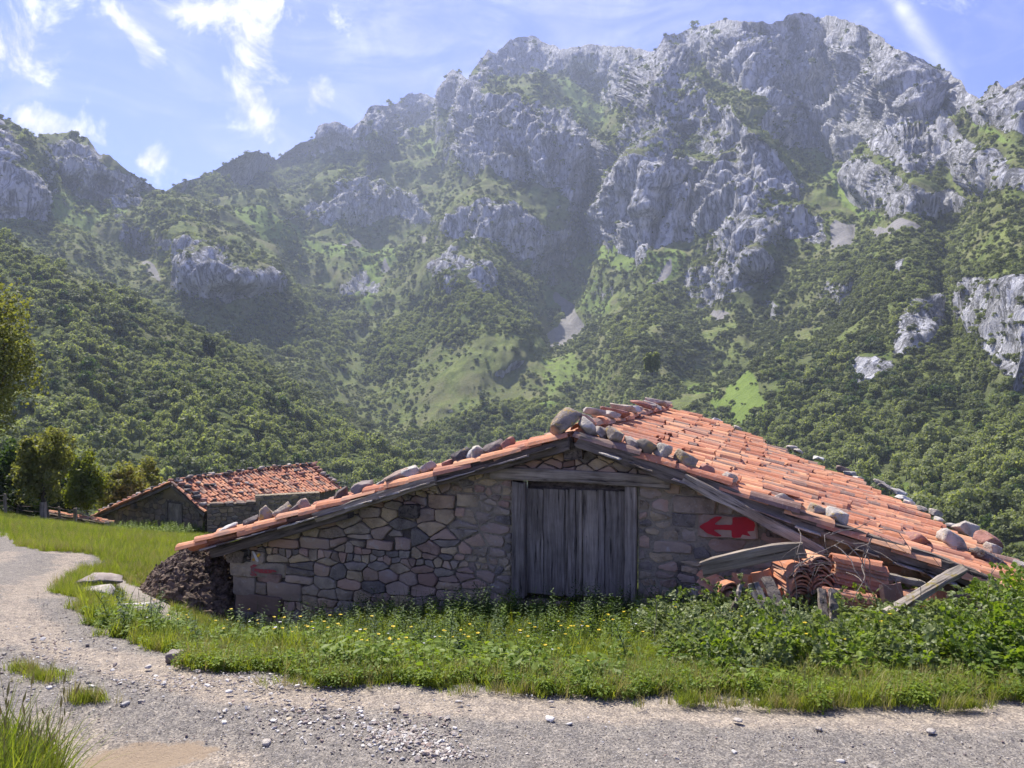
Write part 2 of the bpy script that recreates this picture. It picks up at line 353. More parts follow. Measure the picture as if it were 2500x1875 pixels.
ROCKS = [ # weight, polygon
 (1, [(-400,230),(0,300),(25,350),(45,420),(75,445),(100,480),(120,545),(75,550),(0,520),(-400,480)]),
 (.8, [(72,360),(120,338),(172,330),(212,345),(244,385),(240,430),(160,440),(72,400)]),
 (.75, [(215,400),(290,415),(350,460),(440,515),(330,510),(250,500),(215,470)]),
 (.45, [(520,425),(580,395),(628,372),(668,392),(620,420),(560,440)]),
 (1, [(768,345),(777,300),(809,288),(854,306),(886,285),(900,255),(958,250),(1000,220),(1062,228),(1085,245),(1060,300),(1010,320),(960,380),(935,370),(945,335),(880,325),(830,345),(790,362)]),
 (1, [(1062,240),(1068,205),(1107,160),(1143,185),(1150,250),(1110,262)]),
 (1, [(1145,255),(1150,170),(1193,110),(1247,80),(1306,75),(1369,105),(1441,95),(1514,100),(1610,115),(1606,160),(1590,230),(1560,290),(1490,280),(1470,235),(1490,200),(1400,185),(1330,172),(1240,160),(1190,215),(1160,270)]),
 (.95, [(1080,300),(1150,232),(1230,245),(1300,255),(1390,262),(1430,310),(1500,350),(1490,420),(1440,430),(1450,520),(1445,570),(1400,530),(1340,440),(1250,428),(1150,405),(1130,380),(1120,340)]),
 (1, [(1448,500),(1490,440),(1600,380),(1700,370),(1800,400),(1850,340),(1930,420),(1950,500),(1880,520),(1760,585),(1650,600),(1560,640),(1510,605),(1470,590),(1445,565)]),
 (.62, [(1490,430),(1520,330),(1560,250),(1610,170),(1700,205),(1780,255),(1860,325),(1830,390),(1700,360),(1600,370)]),
 (1, [(1600,150),(1615,80),(1690,60),(1758,42),(1844,43),(1911,46),(1920,28),(1948,22),(2038,25),(2133,67),(2187,108),(2268,148),(2350,190),(2404,240),(2415,300),(2320,335),(2305,420),(2200,405),(2120,372),(2060,392),(2000,372),(1920,330),(1860,275),(1830,235),(1780,215),(1700,180),(1620,195)]),
 (1, [(2400,262),(2431,190),(2458,205),(2500,180),(2900,140),(2900,370),(2500,350),(2450,310)]),
 (.9, [(2310,330),(2380,345),(2450,390),(2520,440),(2800,480),(2600,510),(2480,485),(2400,470),(2310,425)]),
 (.9, [(2085,430),(2115,388),(2170,412),(2230,450),(2330,470),(2370,500),(2300,520),(2240,535),(2160,510),(2100,472)]),
 (.85, [(730,505),(840,470),(900,450),(1000,480),(1060,525),(930,548),(880,522),(800,542),(740,525)]),
 (.85, [(1070,565),(1150,520),(1250,512),(1330,545),(1435,560),(1430,595),(1330,625),(1270,605),(1180,590),(1080,585)]),
 (.8, [(1050,640),(1120,610),(1190,660),(1200,720),(1130,720),(1060,690)]),
 (.7, [(380,590),(470,560),(560,600),(560,640),(430,650)]),
 (.85, [(430,660),(520,630),(600,648),(680,690),(640,730),(560,722),(520,700),(430,705)]),
 (.85, [(820,700),(880,682),(940,695),(935,725),(845,720)]),
 (.75, [(1640,705),(1730,640),(1850,618),(1885,680),(1830,722),(1720,760),(1660,735)]),
 (1, [(2180,800),(2240,728),(2295,740),(2310,790),(2265,855),(2205,885),(2180,845)]),
 (.95, [(2085,905),(2120,882),(2205,885),(2205,930),(2110,938)]),
 (1.1, [(2330,705),(2400,685),(2500,688),(2900,700),(2900,930),(2480,945),(2410,885),(2400,820),(2340,790)]),
 (1.1, [(2175,675),(2225,652),(2245,668),(2195,690)]), (1.1, [(1880,745),(1915,728),(1922,755),(1895,772)]),
 (.8, [(1760,560),(1900,535),(2040,550),(2020,582),(1900,612),(1780,622)]), (.7, [(260,560),(310,545),(340,590),(290,600)]),
 (.6, [(1990,700),(2080,680),(2070,720),(2010,735)]), (.5, [(820,400),(930,385),(960,420),(850,440)])]
MEAD = [(1, [(1330,185),(1400,205),(1480,200),(1470,240),(1475,280),(1520,325),(1440,300),(1390,262),(1370,215)]),
 (1, [(1900,318),(1960,360),(2050,397),(2112,388),(2095,435),(2062,455),(2080,485),(2160,535),(2120,545),(2040,505),(2005,480),(2040,440),(1990,392)]),
 (1, [(1440,605),(1470,565),(1500,592),(1550,610),(1620,650),(1540,665),(1460,645),(1370,640)]), (.8, [(1640,620),(1700,640),(1640,690),(1560,720),(1560,690)]),
 (1.2, [(1300,980),(1380,958),(1400,980),(1340,995)]), (1.2, [(1640,955),(1700,930),(1770,950),(1770,985),(1700,990)]), (1.2, [(1785,945),(1860,922),(1870,975),(1900,1010),(1840,1050),(1720,1030),(1790,990)]),
 (1.2, [(2095,1138),(2165,1140),(2160,1165),(2120,1165)]), (1.2, [(2180,1170),(2215,1190),(2240,1235),(2195,1225)]), (1.2, [(2430,1345),(2540,1372),(2540,1410),(2450,1395)]),
 (.7, [(560,510),(700,520),(780,600),(900,560),(950,600),(870,700),(930,650),(800,650),(600,560)]), (.55, [(1290,880),(1400,860),(1440,920),(1340,950)]), (.6, [(100,480),(240,460),(330,540),(240,560),(150,560)]),
 (.7, [(870,560),(1000,600),(950,680),(900,760),(860,720),(880,640)]), (.6, [(1300,640),(1500,680),(1480,760),(1350,760),(1330,700)]), (.6, [(1030,330),(1080,345),(1060,400),(1010,350)]),
 (.7, [(2340,290),(2420,300),(2500,380),(2460,370),(2380,320)])]
SCREE = [(1.1, [(2020,600),(2040,552),(2092,552),(2085,580),(2055,603)]), (1.1, [(2110,558),(2200,545),(2260,585),(2150,592)]), (1.1, [(825,615),(870,575),(915,558),(900,580),(850,615)]),
 (1, [(1330,600),(1390,628),(1380,650),(1340,640)]), (1, [(1365,690),(1395,740),(1400,780),(1370,820),(1335,848),(1350,800),(1375,760),(1362,720)]), (1, [(1570,690),(1640,655),(1640,670),(1590,695)]),
 (1, [(2130,500),(2200,520),(2210,535),(2150,520)]), (.9, [(340,640),(370,650),(390,700),(365,690)]), (.8, [(930,680),(960,660),(945,640),(930,660)]), (.9, [(1020,590),(1060,580),(1050,600)]), (.8, [(1720,780),(1830,765),(1760,800)])]
FOREST = [(1, [(-400,600),(0,640),(150,690),(300,760),(450,850),(600,905),(700,960),(800,1020),(900,1090),(1000,1130),(1100,1180),(1250,1250),(1250,1500),(-400,1500)]),
 (.9, [(520,840),(600,750),(760,712),(860,735),(890,790),(820,850),(840,920),(760,880),(650,860)]), (.9, [(860,900),(900,830),(1000,740),(1060,720),(1120,780),(1180,830),(1060,860),(980,930),(900,950)]),
 (.6, [(1060,640),(1300,720),(1320,800),(1250,840),(1150,820),(1080,730)]),
 (1, [(950,1160),(1000,1060),(1120,1010),(1300,990),(1480,1010),(1640,1040),(1800,1060),(1900,1010),(1920,960),(2060,930),(2300,950),(2500,930),(2900,900),(2900,1500),(900,1500)]),
 (.55, [(1880,830),(2180,870),(2080,1000),(1900,1000)]), (.7, [(500,430),(640,410),(760,380),(860,370),(940,390),(900,430),(740,450),(560,480),(430,500)]), (.5, [(1840,900),(1940,900),(1920,1000),(1880,1000)]),
 (.6, [(560,740),(480,790),(420,780),(300,700),(400,720)])]
BARE = [(1, [(1080,860),(1240,840),(1330,900),(1200,960),(960,1090),(900,1100),(940,1000)]), (.8, [(480,520),(620,480),(720,470),(700,500),(560,510)]), (.9, [(640,930),(800,1000),(760,1010)]), (.6, [(130,600),(250,600),(460,740),(350,720),(220,640)])]
NXT, NVT = 1000, 400
tpx = np.linspace(-380, 2880, NXT)
sky_y = np.interp(tpx, [p[0] for p in SKY], [p[1] for p in SKY])
PYB = 1440.0
_rk = sstep(700, 800, tpx)+sstep(330, 250, tpx)
sky_y = sky_y+pn(tpx/28, 0.5, 1.2)*7*np.clip(_rk, .2, 1)+pn(tpx/9, 7.5, 2.2)*4*np.clip(_rk, .15, 1)
vv = np.linspace(0, 1, NVT)[:, None]
te_s = (CY-sky_y)/F; te_b = (CY-PYB)/F
PYM = 560.0; te_m = (CY-PYM)/F; KM = 230; te_s = np.maximum(te_s, te_m+.02)
TE = np.concatenate([te_b+(te_m-te_b)*np.linspace(0, 1, KM)[:, None]+np.zeros((1, NXT)), te_m+(te_s-te_m)[None, :]*(np.arange(1, NVT-KM+1)/(NVT-KM))[:, None]], 0); PX = np.broadcast_to(tpx, TE.shape); PY = CY-TE*F
wx = fbm(PX/70, PY/70, 3.1, 4)*26; wy = fbm(PX/70, PY/70, 9.7, 4)*26
def mask(polys, warp=1.0, b=2):
    a = np.zeros(PX.shape)
    for w, pl in polys: a = np.maximum(a, w*inpoly(PX+wx*warp, PY+wy*warp, pl))
    return blur(blur(a, b, 0), b, 1)
RK = mask(ROCKS); MD = mask(MEAD, .6, 2); SCR = mask(SCREE, .5, 1); FO = mask(FOREST, .9, 3); BA = mask(BARE, 1, 5)
RKs = blur(blur(RK, 5, 0), 8, 1)
margin = .29+RKs*.66
margin = margin*(1+.35*fbm(PX/120, PY/120, 5.5, 2))
dte = np.diff(TE, axis=0, prepend=TE[:1])
STRUCT = [(45, -.05, [(1010, 590), (1100, 700), (1230, 850), (1330, 950)]), (40, .06, [(1440, 560), (1390, 700), (1350, 850), (1180, 980), (1050, 1060)]), (45, .06, [(700, 560), (820, 760), (930, 960)]), (40, .05, [(330, 600), (420, 720), (560, 850)]),
    (40, -.05, [(1560, 620), (1600, 760), (1560, 930)]), (45, -.05, [(420, 560), (560, 640), (720, 740)]), (35, .05, [(1900, 640), (1860, 800), (1800, 930)]), (35, .05, [(2060, 460), (2110, 600), (2060, 760)]), (30, .05, [(2300, 620), (2310, 720), (2330, 820)]),
    (30, -.05, [(1650, 170), (1780, 260), (1900, 350), (2010, 450)]), (28, -.05, [(1230, 240), (1290, 330), (1330, 430)]), (25, .05, [(1130, 240), (1120, 330), (1090, 420)]), (30, -.04, [(1950, 40), (2000, 200), (2020, 330)]), (30, .04, [(1840, 70), (1870, 180), (1950, 300)]),
    (30, .04, [(2120, 90), (2160, 240), (2250, 380)]), (25, -.04, [(1590, 200), (1540, 330), (1500, 470)]), (24, .04, [(1660, 330), (1640, 450), (1600, 590)]), (24, -.04, [(1740, 350), (1760, 450), (1740, 570)]), (25, .04, [(900, 280), (930, 380), (900, 470)]), (35, .05, [(120, 420), (230, 520), (330, 620)])]
BEH = blur(blur(mask([(1, [(1625, 60), (1660, 165), (1790, 245), (1910, 335), (2010, 430), (2070, 405), (2125, 378), (2300, 335), (2420, 300), (2420, -50), (1625, -50)]), (.8, [(1120, 60), (1190, 215), (1330, 185), (1400, 215), (1470, 290), (1560, 290), (1600, 160), (1610, 60)]), (.7, [(930, 200), (950, 330), (1060, 310), (1080, 180)]), (.12, [(1450, 290), (1500, 300), (1480, 420), (1440, 560), (1425, 430)])], .5), 4, 0), 4, 1)
r0 = np.interp(tpx, [-400, 200, 700, 1000, 1300, 1700, 2100, 2500, 2900], [105, 120, 165, 240, 300, 240, 165, 120, 105])
LR = np.cumsum(dte/margin, axis=0); LR = LR+np.log(r0)[None, :]
LR = blur(LR, 14, 1)
# spur of the left wood stands in front of the valley head
spur = np.interp(PX, [-400, 0, 150, 300, 450, 600, 700, 800, 900, 1000, 1150], [560, 625, 690, 760, 850, 905, 960, 1020, 1090, 1130, 1260])
LR = LR+.5*sstep(10, -55, PY-spur)*sstep(1250, 900, PX)
# the far hill behind the notch, the green basin behind the buttresses, the great wall
def near(cx, cy, sx, sy, rot=0):
    dx = PX-cx; dy = PY-cy; c, s_ = cos(rot), sin(rot); u = (dx*c+dy*s_)/sx; v = (-dx*s_+dy*c)/sy; return np.exp(-(u*u+v*v))
LR = LR+.35*near(600, 430, 200, 60, -.2)-.10*near(1620, 430, 150, 220, .1)-.09*near(1270, 380, 150, 130)+.16*near(1450, 420, 28, 170, .08)+.12*near(1420, 230, 60, 60)
LR = LR+.16*BEH-.0
for w_, k_, L_ in STRUCT: LR = LR+k_*np.exp(-(pdist(PX+wx*1.3, PY+wy*1.3, L_)/w_)**2)
LR = LR-.08*near(1880, 620, 160, 90)-.10*near(2420, 800, 110, 130)-.08*near(2240, 800, 70, 80)-.10*near(1130, 700, 90, 130)-.06*near(2180, 460, 90, 60)-.07*near(560, 680, 130, 50)
LR = LR-.12*near(30, 430, 80, 120)-.08*near(170, 400, 110, 60)+.10*near(1360, 750, 45, 170, .1)-.07*near(900, 330, 70, 60)
LR = LR+.06*fbm(PX/190+.37, PY/240, 1.7, 4, .45)
LR = blur(LR, 2, 0)
YT = np.exp(LR)
P = np.stack([(PX-CX)/F*YT, YT, EYE+TE*YT], -1)
def normals(P):
    du = np.gradient(P, axis=1); dv = np.gradient(P, axis=0); n = np.cross(du, dv); return n/np.maximum(np.linalg.norm(n, axis=-1, keepdims=True), 1e-9)
N0 = normals(P); N0 = np.stack([blur(blur(N0[..., i], 6, 0), 6, 1) for i in range(3)], -1)
sc_ = YT/900.0; rkc = np.clip(RKs, 0, 1)
x, y, z = P[..., 0]*.8+P[..., 1]*.6+311, P[..., 1]*.8-P[..., 0]*.6+97, P[..., 2]+41
d = rkc*(ridged(x/95, y/95, z/170, 5, .55)-.9)*26+(fbm(x/210, y/210, z/260, 2))*24+rkc*fbm(x/17, y/17, z/50, 3, .6)*7+(1-rkc)*(ridged(x/150, y/150, z/300, 4, .5)-.9)*9
edge = np.clip((1-vv)*14, .12, 1)                       # keep the skyline where it stands
P = P+N0*(d*np.clip(sc_, .15, 1.4)*edge)[..., None]
N1 = normals(P)
# far side of the ridges, falling away behind the skyline
back = []
for k, (dy, dz) in enumerate([(1.01, -3), (1.035, -30), (1.08, -120), (1.16, -330), (1.3, -600)]):
    Q = P[-1].copy(); Q[:, 0] *= dy; Q[:, 1] *= dy; Q[:, 2] = np.maximum(Q[:, 2]*dy+dz, -40-k); back.append(Q)
front = []                                              # the valley floor in front of the first slope
for k, dz in ((.42, -3.5), (.6, -2.5), (.8, -1.2)):
    Q = P[0].copy(); Q[:, 0] *= k; Q[:, 1] *= k; Q[:, 2] += dz; front.append(Q)
PA = np.concatenate([np.array(front), P, np.array(back)], 0)
def extend(a): return np.concatenate([np.repeat(a[:1], len(front), 0), a, np.repeat(a[-1:], len(back), 0)], 0)
mo = obj('mountains', PA.reshape(-1, 3), grid_faces(NXT, NVT+len(back)+len(front)), MOUNT, smooth=True)
for nm, a in (('rock', RK), ('meadow', MD), ('scree', SCR), ('forest', FO)): setattr_f(mo.data, nm, extend(a))
tag(mo, kind='structure')
# ------------------------------------------------------------------ scattering (only for stuff: woods, scrub, grass, gravel)
def scatter(name, pts, yaw, scale, kinds, sources, tilt=None, kind='stuff'):
    pts = np.asarray(pts, float); n = len(pts); c0 = pts.mean(0)
    me = bpy.data.meshes.new(name); me.vertices.add(n); me.vertices.foreach_set('co', (pts-c0).astype(np.float32).ravel())
    rot = np.zeros((n, 3), np.float32); rot[:, 2] = yaw
    if tilt is not None: rot[:, 0] = tilt[:, 0]; rot[:, 1] = tilt[:, 1]
    a = me.attributes.new('rot', 'FLOAT_VECTOR', 'POINT'); a.data.foreach_set('vector', rot.ravel())
    s = np.asarray(scale, np.float32); s = np.repeat(s[:, None], 3, 1) if s.ndim == 1 else s
    a = me.attributes.new('scl', 'FLOAT_VECTOR', 'POINT'); a.data.foreach_set('vector', s.ravel())
    a = me.attributes.new('knd', 'INT', 'POINT'); a.data.foreach_set('value', np.asarray(kinds, np.int32))
    o = bpy.data.objects.new(name, me); COL.objects.link(o); o.location = c0; tag(o, kind=kind)
    ng = bpy.data.node_groups.new(name+'_nodes', 'GeometryNodeTree')
    ng.interface.new_socket('Geometry', in_out='INPUT', socket_type='NodeSocketGeometry'); ng.interface.new_socket('Geometry', in_out='OUTPUT', socket_type='NodeSocketGeometry')
    gi = ng.nodes.new('NodeGroupInput'); go = ng.nodes.new('NodeGroupOutput'); jn = ng.nodes.new('GeometryNodeJoinGeometry')
    def nat(nm, dt):
        x = ng.nodes.new('GeometryNodeInputNamedAttribute'); x.data_type = dt; x.inputs[0].default_value = nm; return x.outputs[0]
    m2p = ng.nodes.new('GeometryNodeMeshToPoints'); ng.links.new(gi.outputs[0], m2p.inputs[0])
    R = nat('rot', 'FLOAT_VECTOR'); S = nat('scl', 'FLOAT_VECTOR'); K = nat('knd', 'INT')
    for k, src in enumerate(sources):
        cmp = ng.nodes.new('FunctionNodeCompare'); cmp.data_type = 'INT'; cmp.operation = 'EQUAL'
        ng.links.new(K, cmp.inputs[2]); cmp.inputs[3].default_value = k
        oi = ng.nodes.new('GeometryNodeObjectInfo'); oi.inputs[0].default_value = src; oi.inputs['As Instance'].default_value = True
        ip = ng.nodes.new('GeometryNodeInstanceOnPoints')
        ng.links.new(m2p.outputs[0], ip.inputs['Points']); ng.links.new(cmp.outputs[0], ip.inputs['Selection'])
        ng.links.new(oi.outputs['Geometry'], ip.inputs['Instance']); ng.links.new(R, ip.inputs['Rotation']); ng.links.new(S, ip.inputs['Scale'])
        ng.links.new(ip.outputs[0], jn.inputs[0])
    ng.links.new(jn.outputs[0], go.inputs[0])
    md = o.modifiers.new('scatter', 'NODES'); md.node_group = ng; return o
def source(name, V, Fc, mats, mi=None, smooth=False):     # a mesh that is only ever instanced
    me = mesh_data(name, V, Fc, mats, smooth)
    if mi is not None: me.polygons.foreach_set('material_index', np.asarray(mi, np.int32))
    return bpy.data.objects.new(name, me)
def unit(v): return v/np.maximum(np.linalg.norm(v, axis=-1, keepdims=True), 1e-9)
def leaf_quads(C, Nn, size, R, asp=1.0):
    """quads at centres C facing Nn"""
    n = len(C); t = unit(np.cross(Nn, R.normal(size=(n, 3)))); b = np.cross(Nn, t); s = np.asarray(size).reshape(-1, 1)*.5
    V = np.stack([C-t*s-b*s*asp, C+t*s-b*s*asp*.7, C+t*s*.8+b*s*asp, C-t*s*.7+b*s*asp*.9], 1).reshape(-1, 3)
    return V, np.arange(n*4).reshape(n, 4)
def crown(seed, nclump, nleaf, leaf, rad=(1, 1, 1), cz=1.0, flat=.75, jit=.55):
    """leaf quads over clumps that fill an uneven crown; unit crown radius about 1, centre at height cz"""
    R = np.random.RandomState(seed); rad = np.array(rad)
    d = unit(R.normal(size=(nclump, 3))); d[:, 2] = np.where(d[:, 2] < -.35, -d[:, 2], d[:, 2])
    rr = R.uniform(.35, .8, (nclump, 1)); cc = d*rr; cr = R.uniform(.24, .46, nclump)
    k = R.randint(0, nclump, nleaf); dd = unit(R.normal(size=(nleaf, 3))); dd[:, 2] *= flat
    shell = R.uniform(.55, 1.05, (nleaf, 1))
    C = (cc[k]+dd*cr[k][:, None]*shell)*rad; C[:, 2] += cz
    Nn = unit(unit(dd)*1.0+R.normal(size=(nleaf, 3))*jit+np.array([0, 0, .55]))
    return leaf_quads(C, Nn, leaf*R.uniform(.6, 1.3, nleaf), R)
def tube(pts, rads, n=6, tw=0.0):
    pts = np.asarray(pts, float); V = []; Fc = []
    for i, p in enumerate(pts):
        t = pts[min(i+1, len(pts)-1)]-pts[max(i-1, 0)]; t = t/np.linalg.norm(t)
        a = np.cross(t, (0, 0, 1.0)) if abs(t[2]) < .9 else np.cross(t, (1.0, 0, 0)); a /= np.linalg.norm(a); b = np.cross(t, a)
        for k in range(n):
            w = 2*pi*k/n; V.append(p+(a*cos(w)+b*sin(w))*rads[i])
    for i in range(len(pts)-1):
        for k in range(n): Fc.append((i*n+k, i*n+(k+1) % n, (i+1)*n+(k+1) % n, (i+1)*n+k))
    Fc.append(tuple(range(n))[::-1]); Fc.append(tuple((len(pts)-1)*n+k for k in range(n))); return V, Fc
def merge(parts):
    V = []; Fc = []; n = 0
    for v, f in parts:
        V.extend([tuple(q) for q in v]); Fc.extend([tuple(int(i)+n for i in q) for q in f]); n += len(v)
    return V, Fc
def far_tree(seed, mat, nleaf=420, rad=(1, 1, .9), nclump=16, leaf=.2, trunk=True):
    V, Q = crown(seed, nclump, nleaf, leaf, rad, 1.15); parts = [(V, Q)]
    if trunk: parts.append(tube([(0, 0, -.4), (.03, 0, .5), (0, .04, 1.2)], [.09, .07, .03], 5))
    V2, F2 = merge(parts); mi = [0]*len(Q)+[1]*(len(F2)-len(Q)); return source('tree_pattern', V2, F2, [mat, BARK], mi)
T_FOR = [far_tree(s, LEAF_FOREST, 620, (1, 1, r), 18, .16) for s, r in ((1, .9), (2, 1.15), (3, .8))]
T_DRK = [far_tree(s, m, 520, (1, 1, r), 14, .17, False) for s, r, m in ((11, .85, LEAF_SHRUB), (12, 1.05, LEAF_SHRUB), (13, .8, LEAF_MID))]
# ---- woods and scrub on the mountain side
A4 = P[:-1, :-1]; area = np.linalg.norm(np.cross(P[1:, :-1]-A4, P[:-1, 1:]-A4), axis=-1)
fo = FO[:-1, :-1]; rk = np.clip(RK[:-1, :-1], 0, 1); md_ = MD[:-1, :-1]; scm = SCR[:-1, :-1]; ba = BA[:-1, :-1]; yy = YT[:-1, :-1]
cn = fbm(A4[..., 0]/40, A4[..., 1]/40, A4[..., 2]/40, 3); cn2 = fbm(A4[..., 0]/120, A4[..., 1]/120, 3.3, 3)
def sow(dens, R, cap=None):
    lam = dens*area; cnt = R.poisson(np.minimum(lam, 40)); ii, jj = np.nonzero(cnt); rep = cnt[ii, jj]; ii = np.repeat(ii, rep); jj = np.repeat(jj, rep)
    a = R.rand(len(ii), 1); b = R.rand(len(ii), 1)
    pt = P[ii, jj]+(P[np.minimum(ii+1, NVT-1), jj]-P[ii, jj])*a+(P[ii, np.minimum(jj+1, NXT-1)]-P[ii, jj])*b
    return pt, ii, jj
R = np.random.RandomState(5)
clear = (1-np.clip(md_*1.4, 0, 1))*(1-np.clip(scm*1.3, 0, 1))
dF = np.clip(fo*1.3-.2+.9*(cn+.1), 0, 1)*(fo > .15)*clear*(1-rk)**2/np.where(yy < 260, 10, 17)
pt, ii, jj = sow(dF, R); n = len(pt); yv = YT[ii, jj]
sz = np.interp(yv, [100, 200, 400, 900, 1600], [1.7, 2.3, 2.8, 3.0, 3.6])*R.uniform(.5, 1.25, n)*np.where(R.rand(n) < .10, 1.6, 1)
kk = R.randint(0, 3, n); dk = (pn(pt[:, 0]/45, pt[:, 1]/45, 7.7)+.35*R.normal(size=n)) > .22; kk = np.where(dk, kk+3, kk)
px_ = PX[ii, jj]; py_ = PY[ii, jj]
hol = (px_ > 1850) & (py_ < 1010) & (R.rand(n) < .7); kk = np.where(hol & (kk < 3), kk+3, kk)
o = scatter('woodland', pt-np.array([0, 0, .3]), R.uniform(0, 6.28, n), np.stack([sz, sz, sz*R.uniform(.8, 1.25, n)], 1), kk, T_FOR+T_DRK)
tag(o, 'dense green woods covering the lower mountain slopes', 'woods'); nwood = n
dS = np.clip(.55+1.4*cn+1.1*cn2+.25*(PY[:-1, :-1] > 560), 0.02, 1)*(fo < .5)*(1-np.clip(ba*.5, 0, .5))*(1-np.clip(md_*.65, 0, .8))*(1-np.clip(scm*1.2, 0, 1))*(1-.88*np.clip(rk*1.1, 0, 1))
dS = dS/np.interp(yy, [100, 300, 700, 1500, 3000], [6, 8, 17, 62, 260])*(1+1.2*((PX[:-1, :-1] > 1500) & (PY[:-1, :-1] > 640)))
pt, ii, jj = sow(dS, R); n = len(pt); yv = YT[ii, jj]
sz = np.interp(yv, [100, 300, 700, 1500, 3000], [.8, 1.1, 1.6, 3.0, 6.5])*np.exp(R.normal(size=n)*.45)
lg = (R.rand(n) < .5) & (cn2[np.minimum(ii, NVT-2), np.minimum(jj, NXT-2)] > .05); kk = np.where(lg, R.randint(0, 3, n), R.randint(3, 5, n))
o = scatter('scrub', pt-np.array([0, 0, .5])*sz[:, None], R.uniform(0, 6.28, n), np.stack([sz, sz, sz*R.uniform(.7, 1.1, n)], 1), kk, T_FOR+T_DRK)
tag(o, 'dark scrub and small trees dotted over the mountain slopes', 'scrub'); print('woods', nwood, 'scrub', n)

# ------------------------------------------------------------------ near ground
GPX = [(1250, 1875, 3.3), (0, 1875, 3.3), (2500, 1875, 3.3), (550, 1640, 4.45), (1250, 1680, 4.17), (1900, 1700, 4.06), (2500, 1715, 3.98), (100, 1640, 4.4), (100, 1560, 5.3), (300, 1540, 5.7),
       (100, 1440, 7.6), (300, 1440, 8.8), (300, 1500, 7.0), (60, 1350, 11.5), (200, 1350, 12), (0, 1290, 17), (450, 1540, 7.8), (573, 1532, 9.3), (450, 1575, 7.2), (400, 1350, 17), (400, 1318, 32),
       (300, 1308, 38), (500, 1306, 40), (500, 1400, 13), (0, 1252, 36), (100, 1283, 37), (200, 1298, 37), (0, 1270, 25), (1250, 1600, 6.3), (1250, 1640, 5.2), (2000, 1600, 5.9), (700, 1600, 6.6), (2400, 1600, 5.5), (1250, 1505, 8.0),
       (900, 1520, 8.6), (1560, 1505, 7.65), (1900, 1540, 6.9), (2400, 1590, 6.0), (-150, 1250, 30), (-150, 1400, 9), (510, 1296, 42)]
GW = [(0, -6, -1.65), (-8, -6, -1.65), (8, -6, -1.65), (0, 0, -1.65), (-8, 1, -1.62), (8, 1, -1.66), (0, 12, -3.3), (3, 17, -4.4), (9, 18, -6), (12, 12, -4.5), (9, 6, -2.6), (-3, 18, -4.6), (-2, 30, -7.2),
      (-25, 62, -17), (0, 50, -16), (20, 50, -20), (14, 28, -11), (30, 100, -42), (-40, 110, -44), (0, 150, -70), (0, 100, -42), (-45, 40, -7), (-45, 10, -1), (45, 10, -6), (45, 40, -22), (-22, 46, -9.5), (-5, 46, -10), (60, 100, -50), (-80, 100, -40), (80, 150, -80), (-100, 150, -70)]
GP = np.array([((px-CX)/F*Y, Y, EYE-(py-CY)/F*Y) for px, py, Y in GPX]+[(a, b, c+EYE) for a, b, c in GW])
def _ker(d): return np.sqrt(d*d+.35)
_D = _ker(np.linalg.norm(GP[:, None, :2]-GP[None, :, :2], axis=-1)); _n = len(GP)
_A = np.zeros((_n+3, _n+3)); _A[:_n, :_n] = _D+np.eye(_n)*-.02; _A[:_n, _n] = 1; _A[:_n, _n+1:] = GP[:, :2]; _A[_n, :_n] = 1; _A[_n+1:, :_n] = GP[:, :2].T
_W = np.linalg.solve(_A, np.concatenate([GP[:, 2], np.zeros(3)]))
def ground0(x, y):
    x = np.asarray(x, float); y = np.asarray(y, float); z = _W[_n]+_W[_n+1]*x+_W[_n+2]*y
    for i in range(_n): z = z+_W[i]*_ker(np.hypot(x-GP[i, 0], y-GP[i, 1]))
    return z
_tx = np.linspace(-40, 20, 241); _ty = np.linspace(1, 61, 241); _TZ = ground0(*np.meshgrid(_tx, _ty))
def HGT(x, y):
    i = np.clip((np.asarray(y)-1)/.25, 0, 239.99); j = np.clip((np.asarray(x)+40)/.25, 0, 239.99); i0 = i.astype(int); j0 = j.astype(int); a = i-i0; b = j-j0
    return (_TZ[i0, j0]*(1-b)+_TZ[i0, j0+1]*b)*(1-a)+(_TZ[i0+1, j0]*(1-b)+_TZ[i0+1, j0+1]*b)*a
def ground(x, y):
    z = ground0(x, y); x = np.asarray(x, float); y = np.asarray(y, float)
    return z+.018*fbm(x*1.3, y*1.3, .5, 3)+.05*fbm(x*.35, y*.35, 2.5, 2)*sstep(4.5, 8, y)
def ground_hit(px, py, ymax=60):
    px = np.atleast_1d(np.asarray(px, float)); py = np.atleast_1d(np.asarray(py, float)); Y = 1.5*(ymax/1.5)**np.linspace(0, 1, 400)
    out = []
    for a, b in zip(px, py):
        X = (a-CX)/F*Y; Z = EYE-(b-CY)/F*Y; g_ = HGT(X, Y); q = Z-g_; k = np.argmax(q < 0)
        if q[k] >= 0: k = len(Y)-1
        k = max(k, 1); f = q[k-1]/(q[k-1]-q[k]) if q[k-1] != q[k] else 0; yv_ = Y[k-1]+(Y[k]-Y[k-1])*min(max(f, 0), 1); out.append(((a-CX)/F*yv_, yv_))
    return np.array(out)
ROADPX = [(-700, 1262), (-150, 1275), (0, 1297), (50, 1322), (100, 1350), (170, 1347), (230, 1352), (260, 1370), (240, 1385), (180, 1395), (158, 1415), (160, 1445), (180, 1475), (220, 1515), (300, 1555), (400, 1592),
          (470, 1625), (560, 1632), (700, 1645), (900, 1658), (1250, 1676), (1600, 1692), (2000, 1706), (2500, 1722)]
rp = ground_hit([p[0] for p in ROADPX], [p[1] for p in ROADPX])
ROADW = [tuple(p) for p in rp]+[(4.5, 4.0), (7, 3.95), (16, 3.9), (14, -8), (-40, -8), (-40, 14)]
GRAVPX = [(225, 1388), (330, 1425), (420, 1480), (470, 1560), (400, 1560), (340, 1500), (285, 1455), (210, 1418)]
GRAVW = [tuple(p) for p in ground_hit([p[0] for p in GRAVPX], [p[1] for p in GRAVPX])]
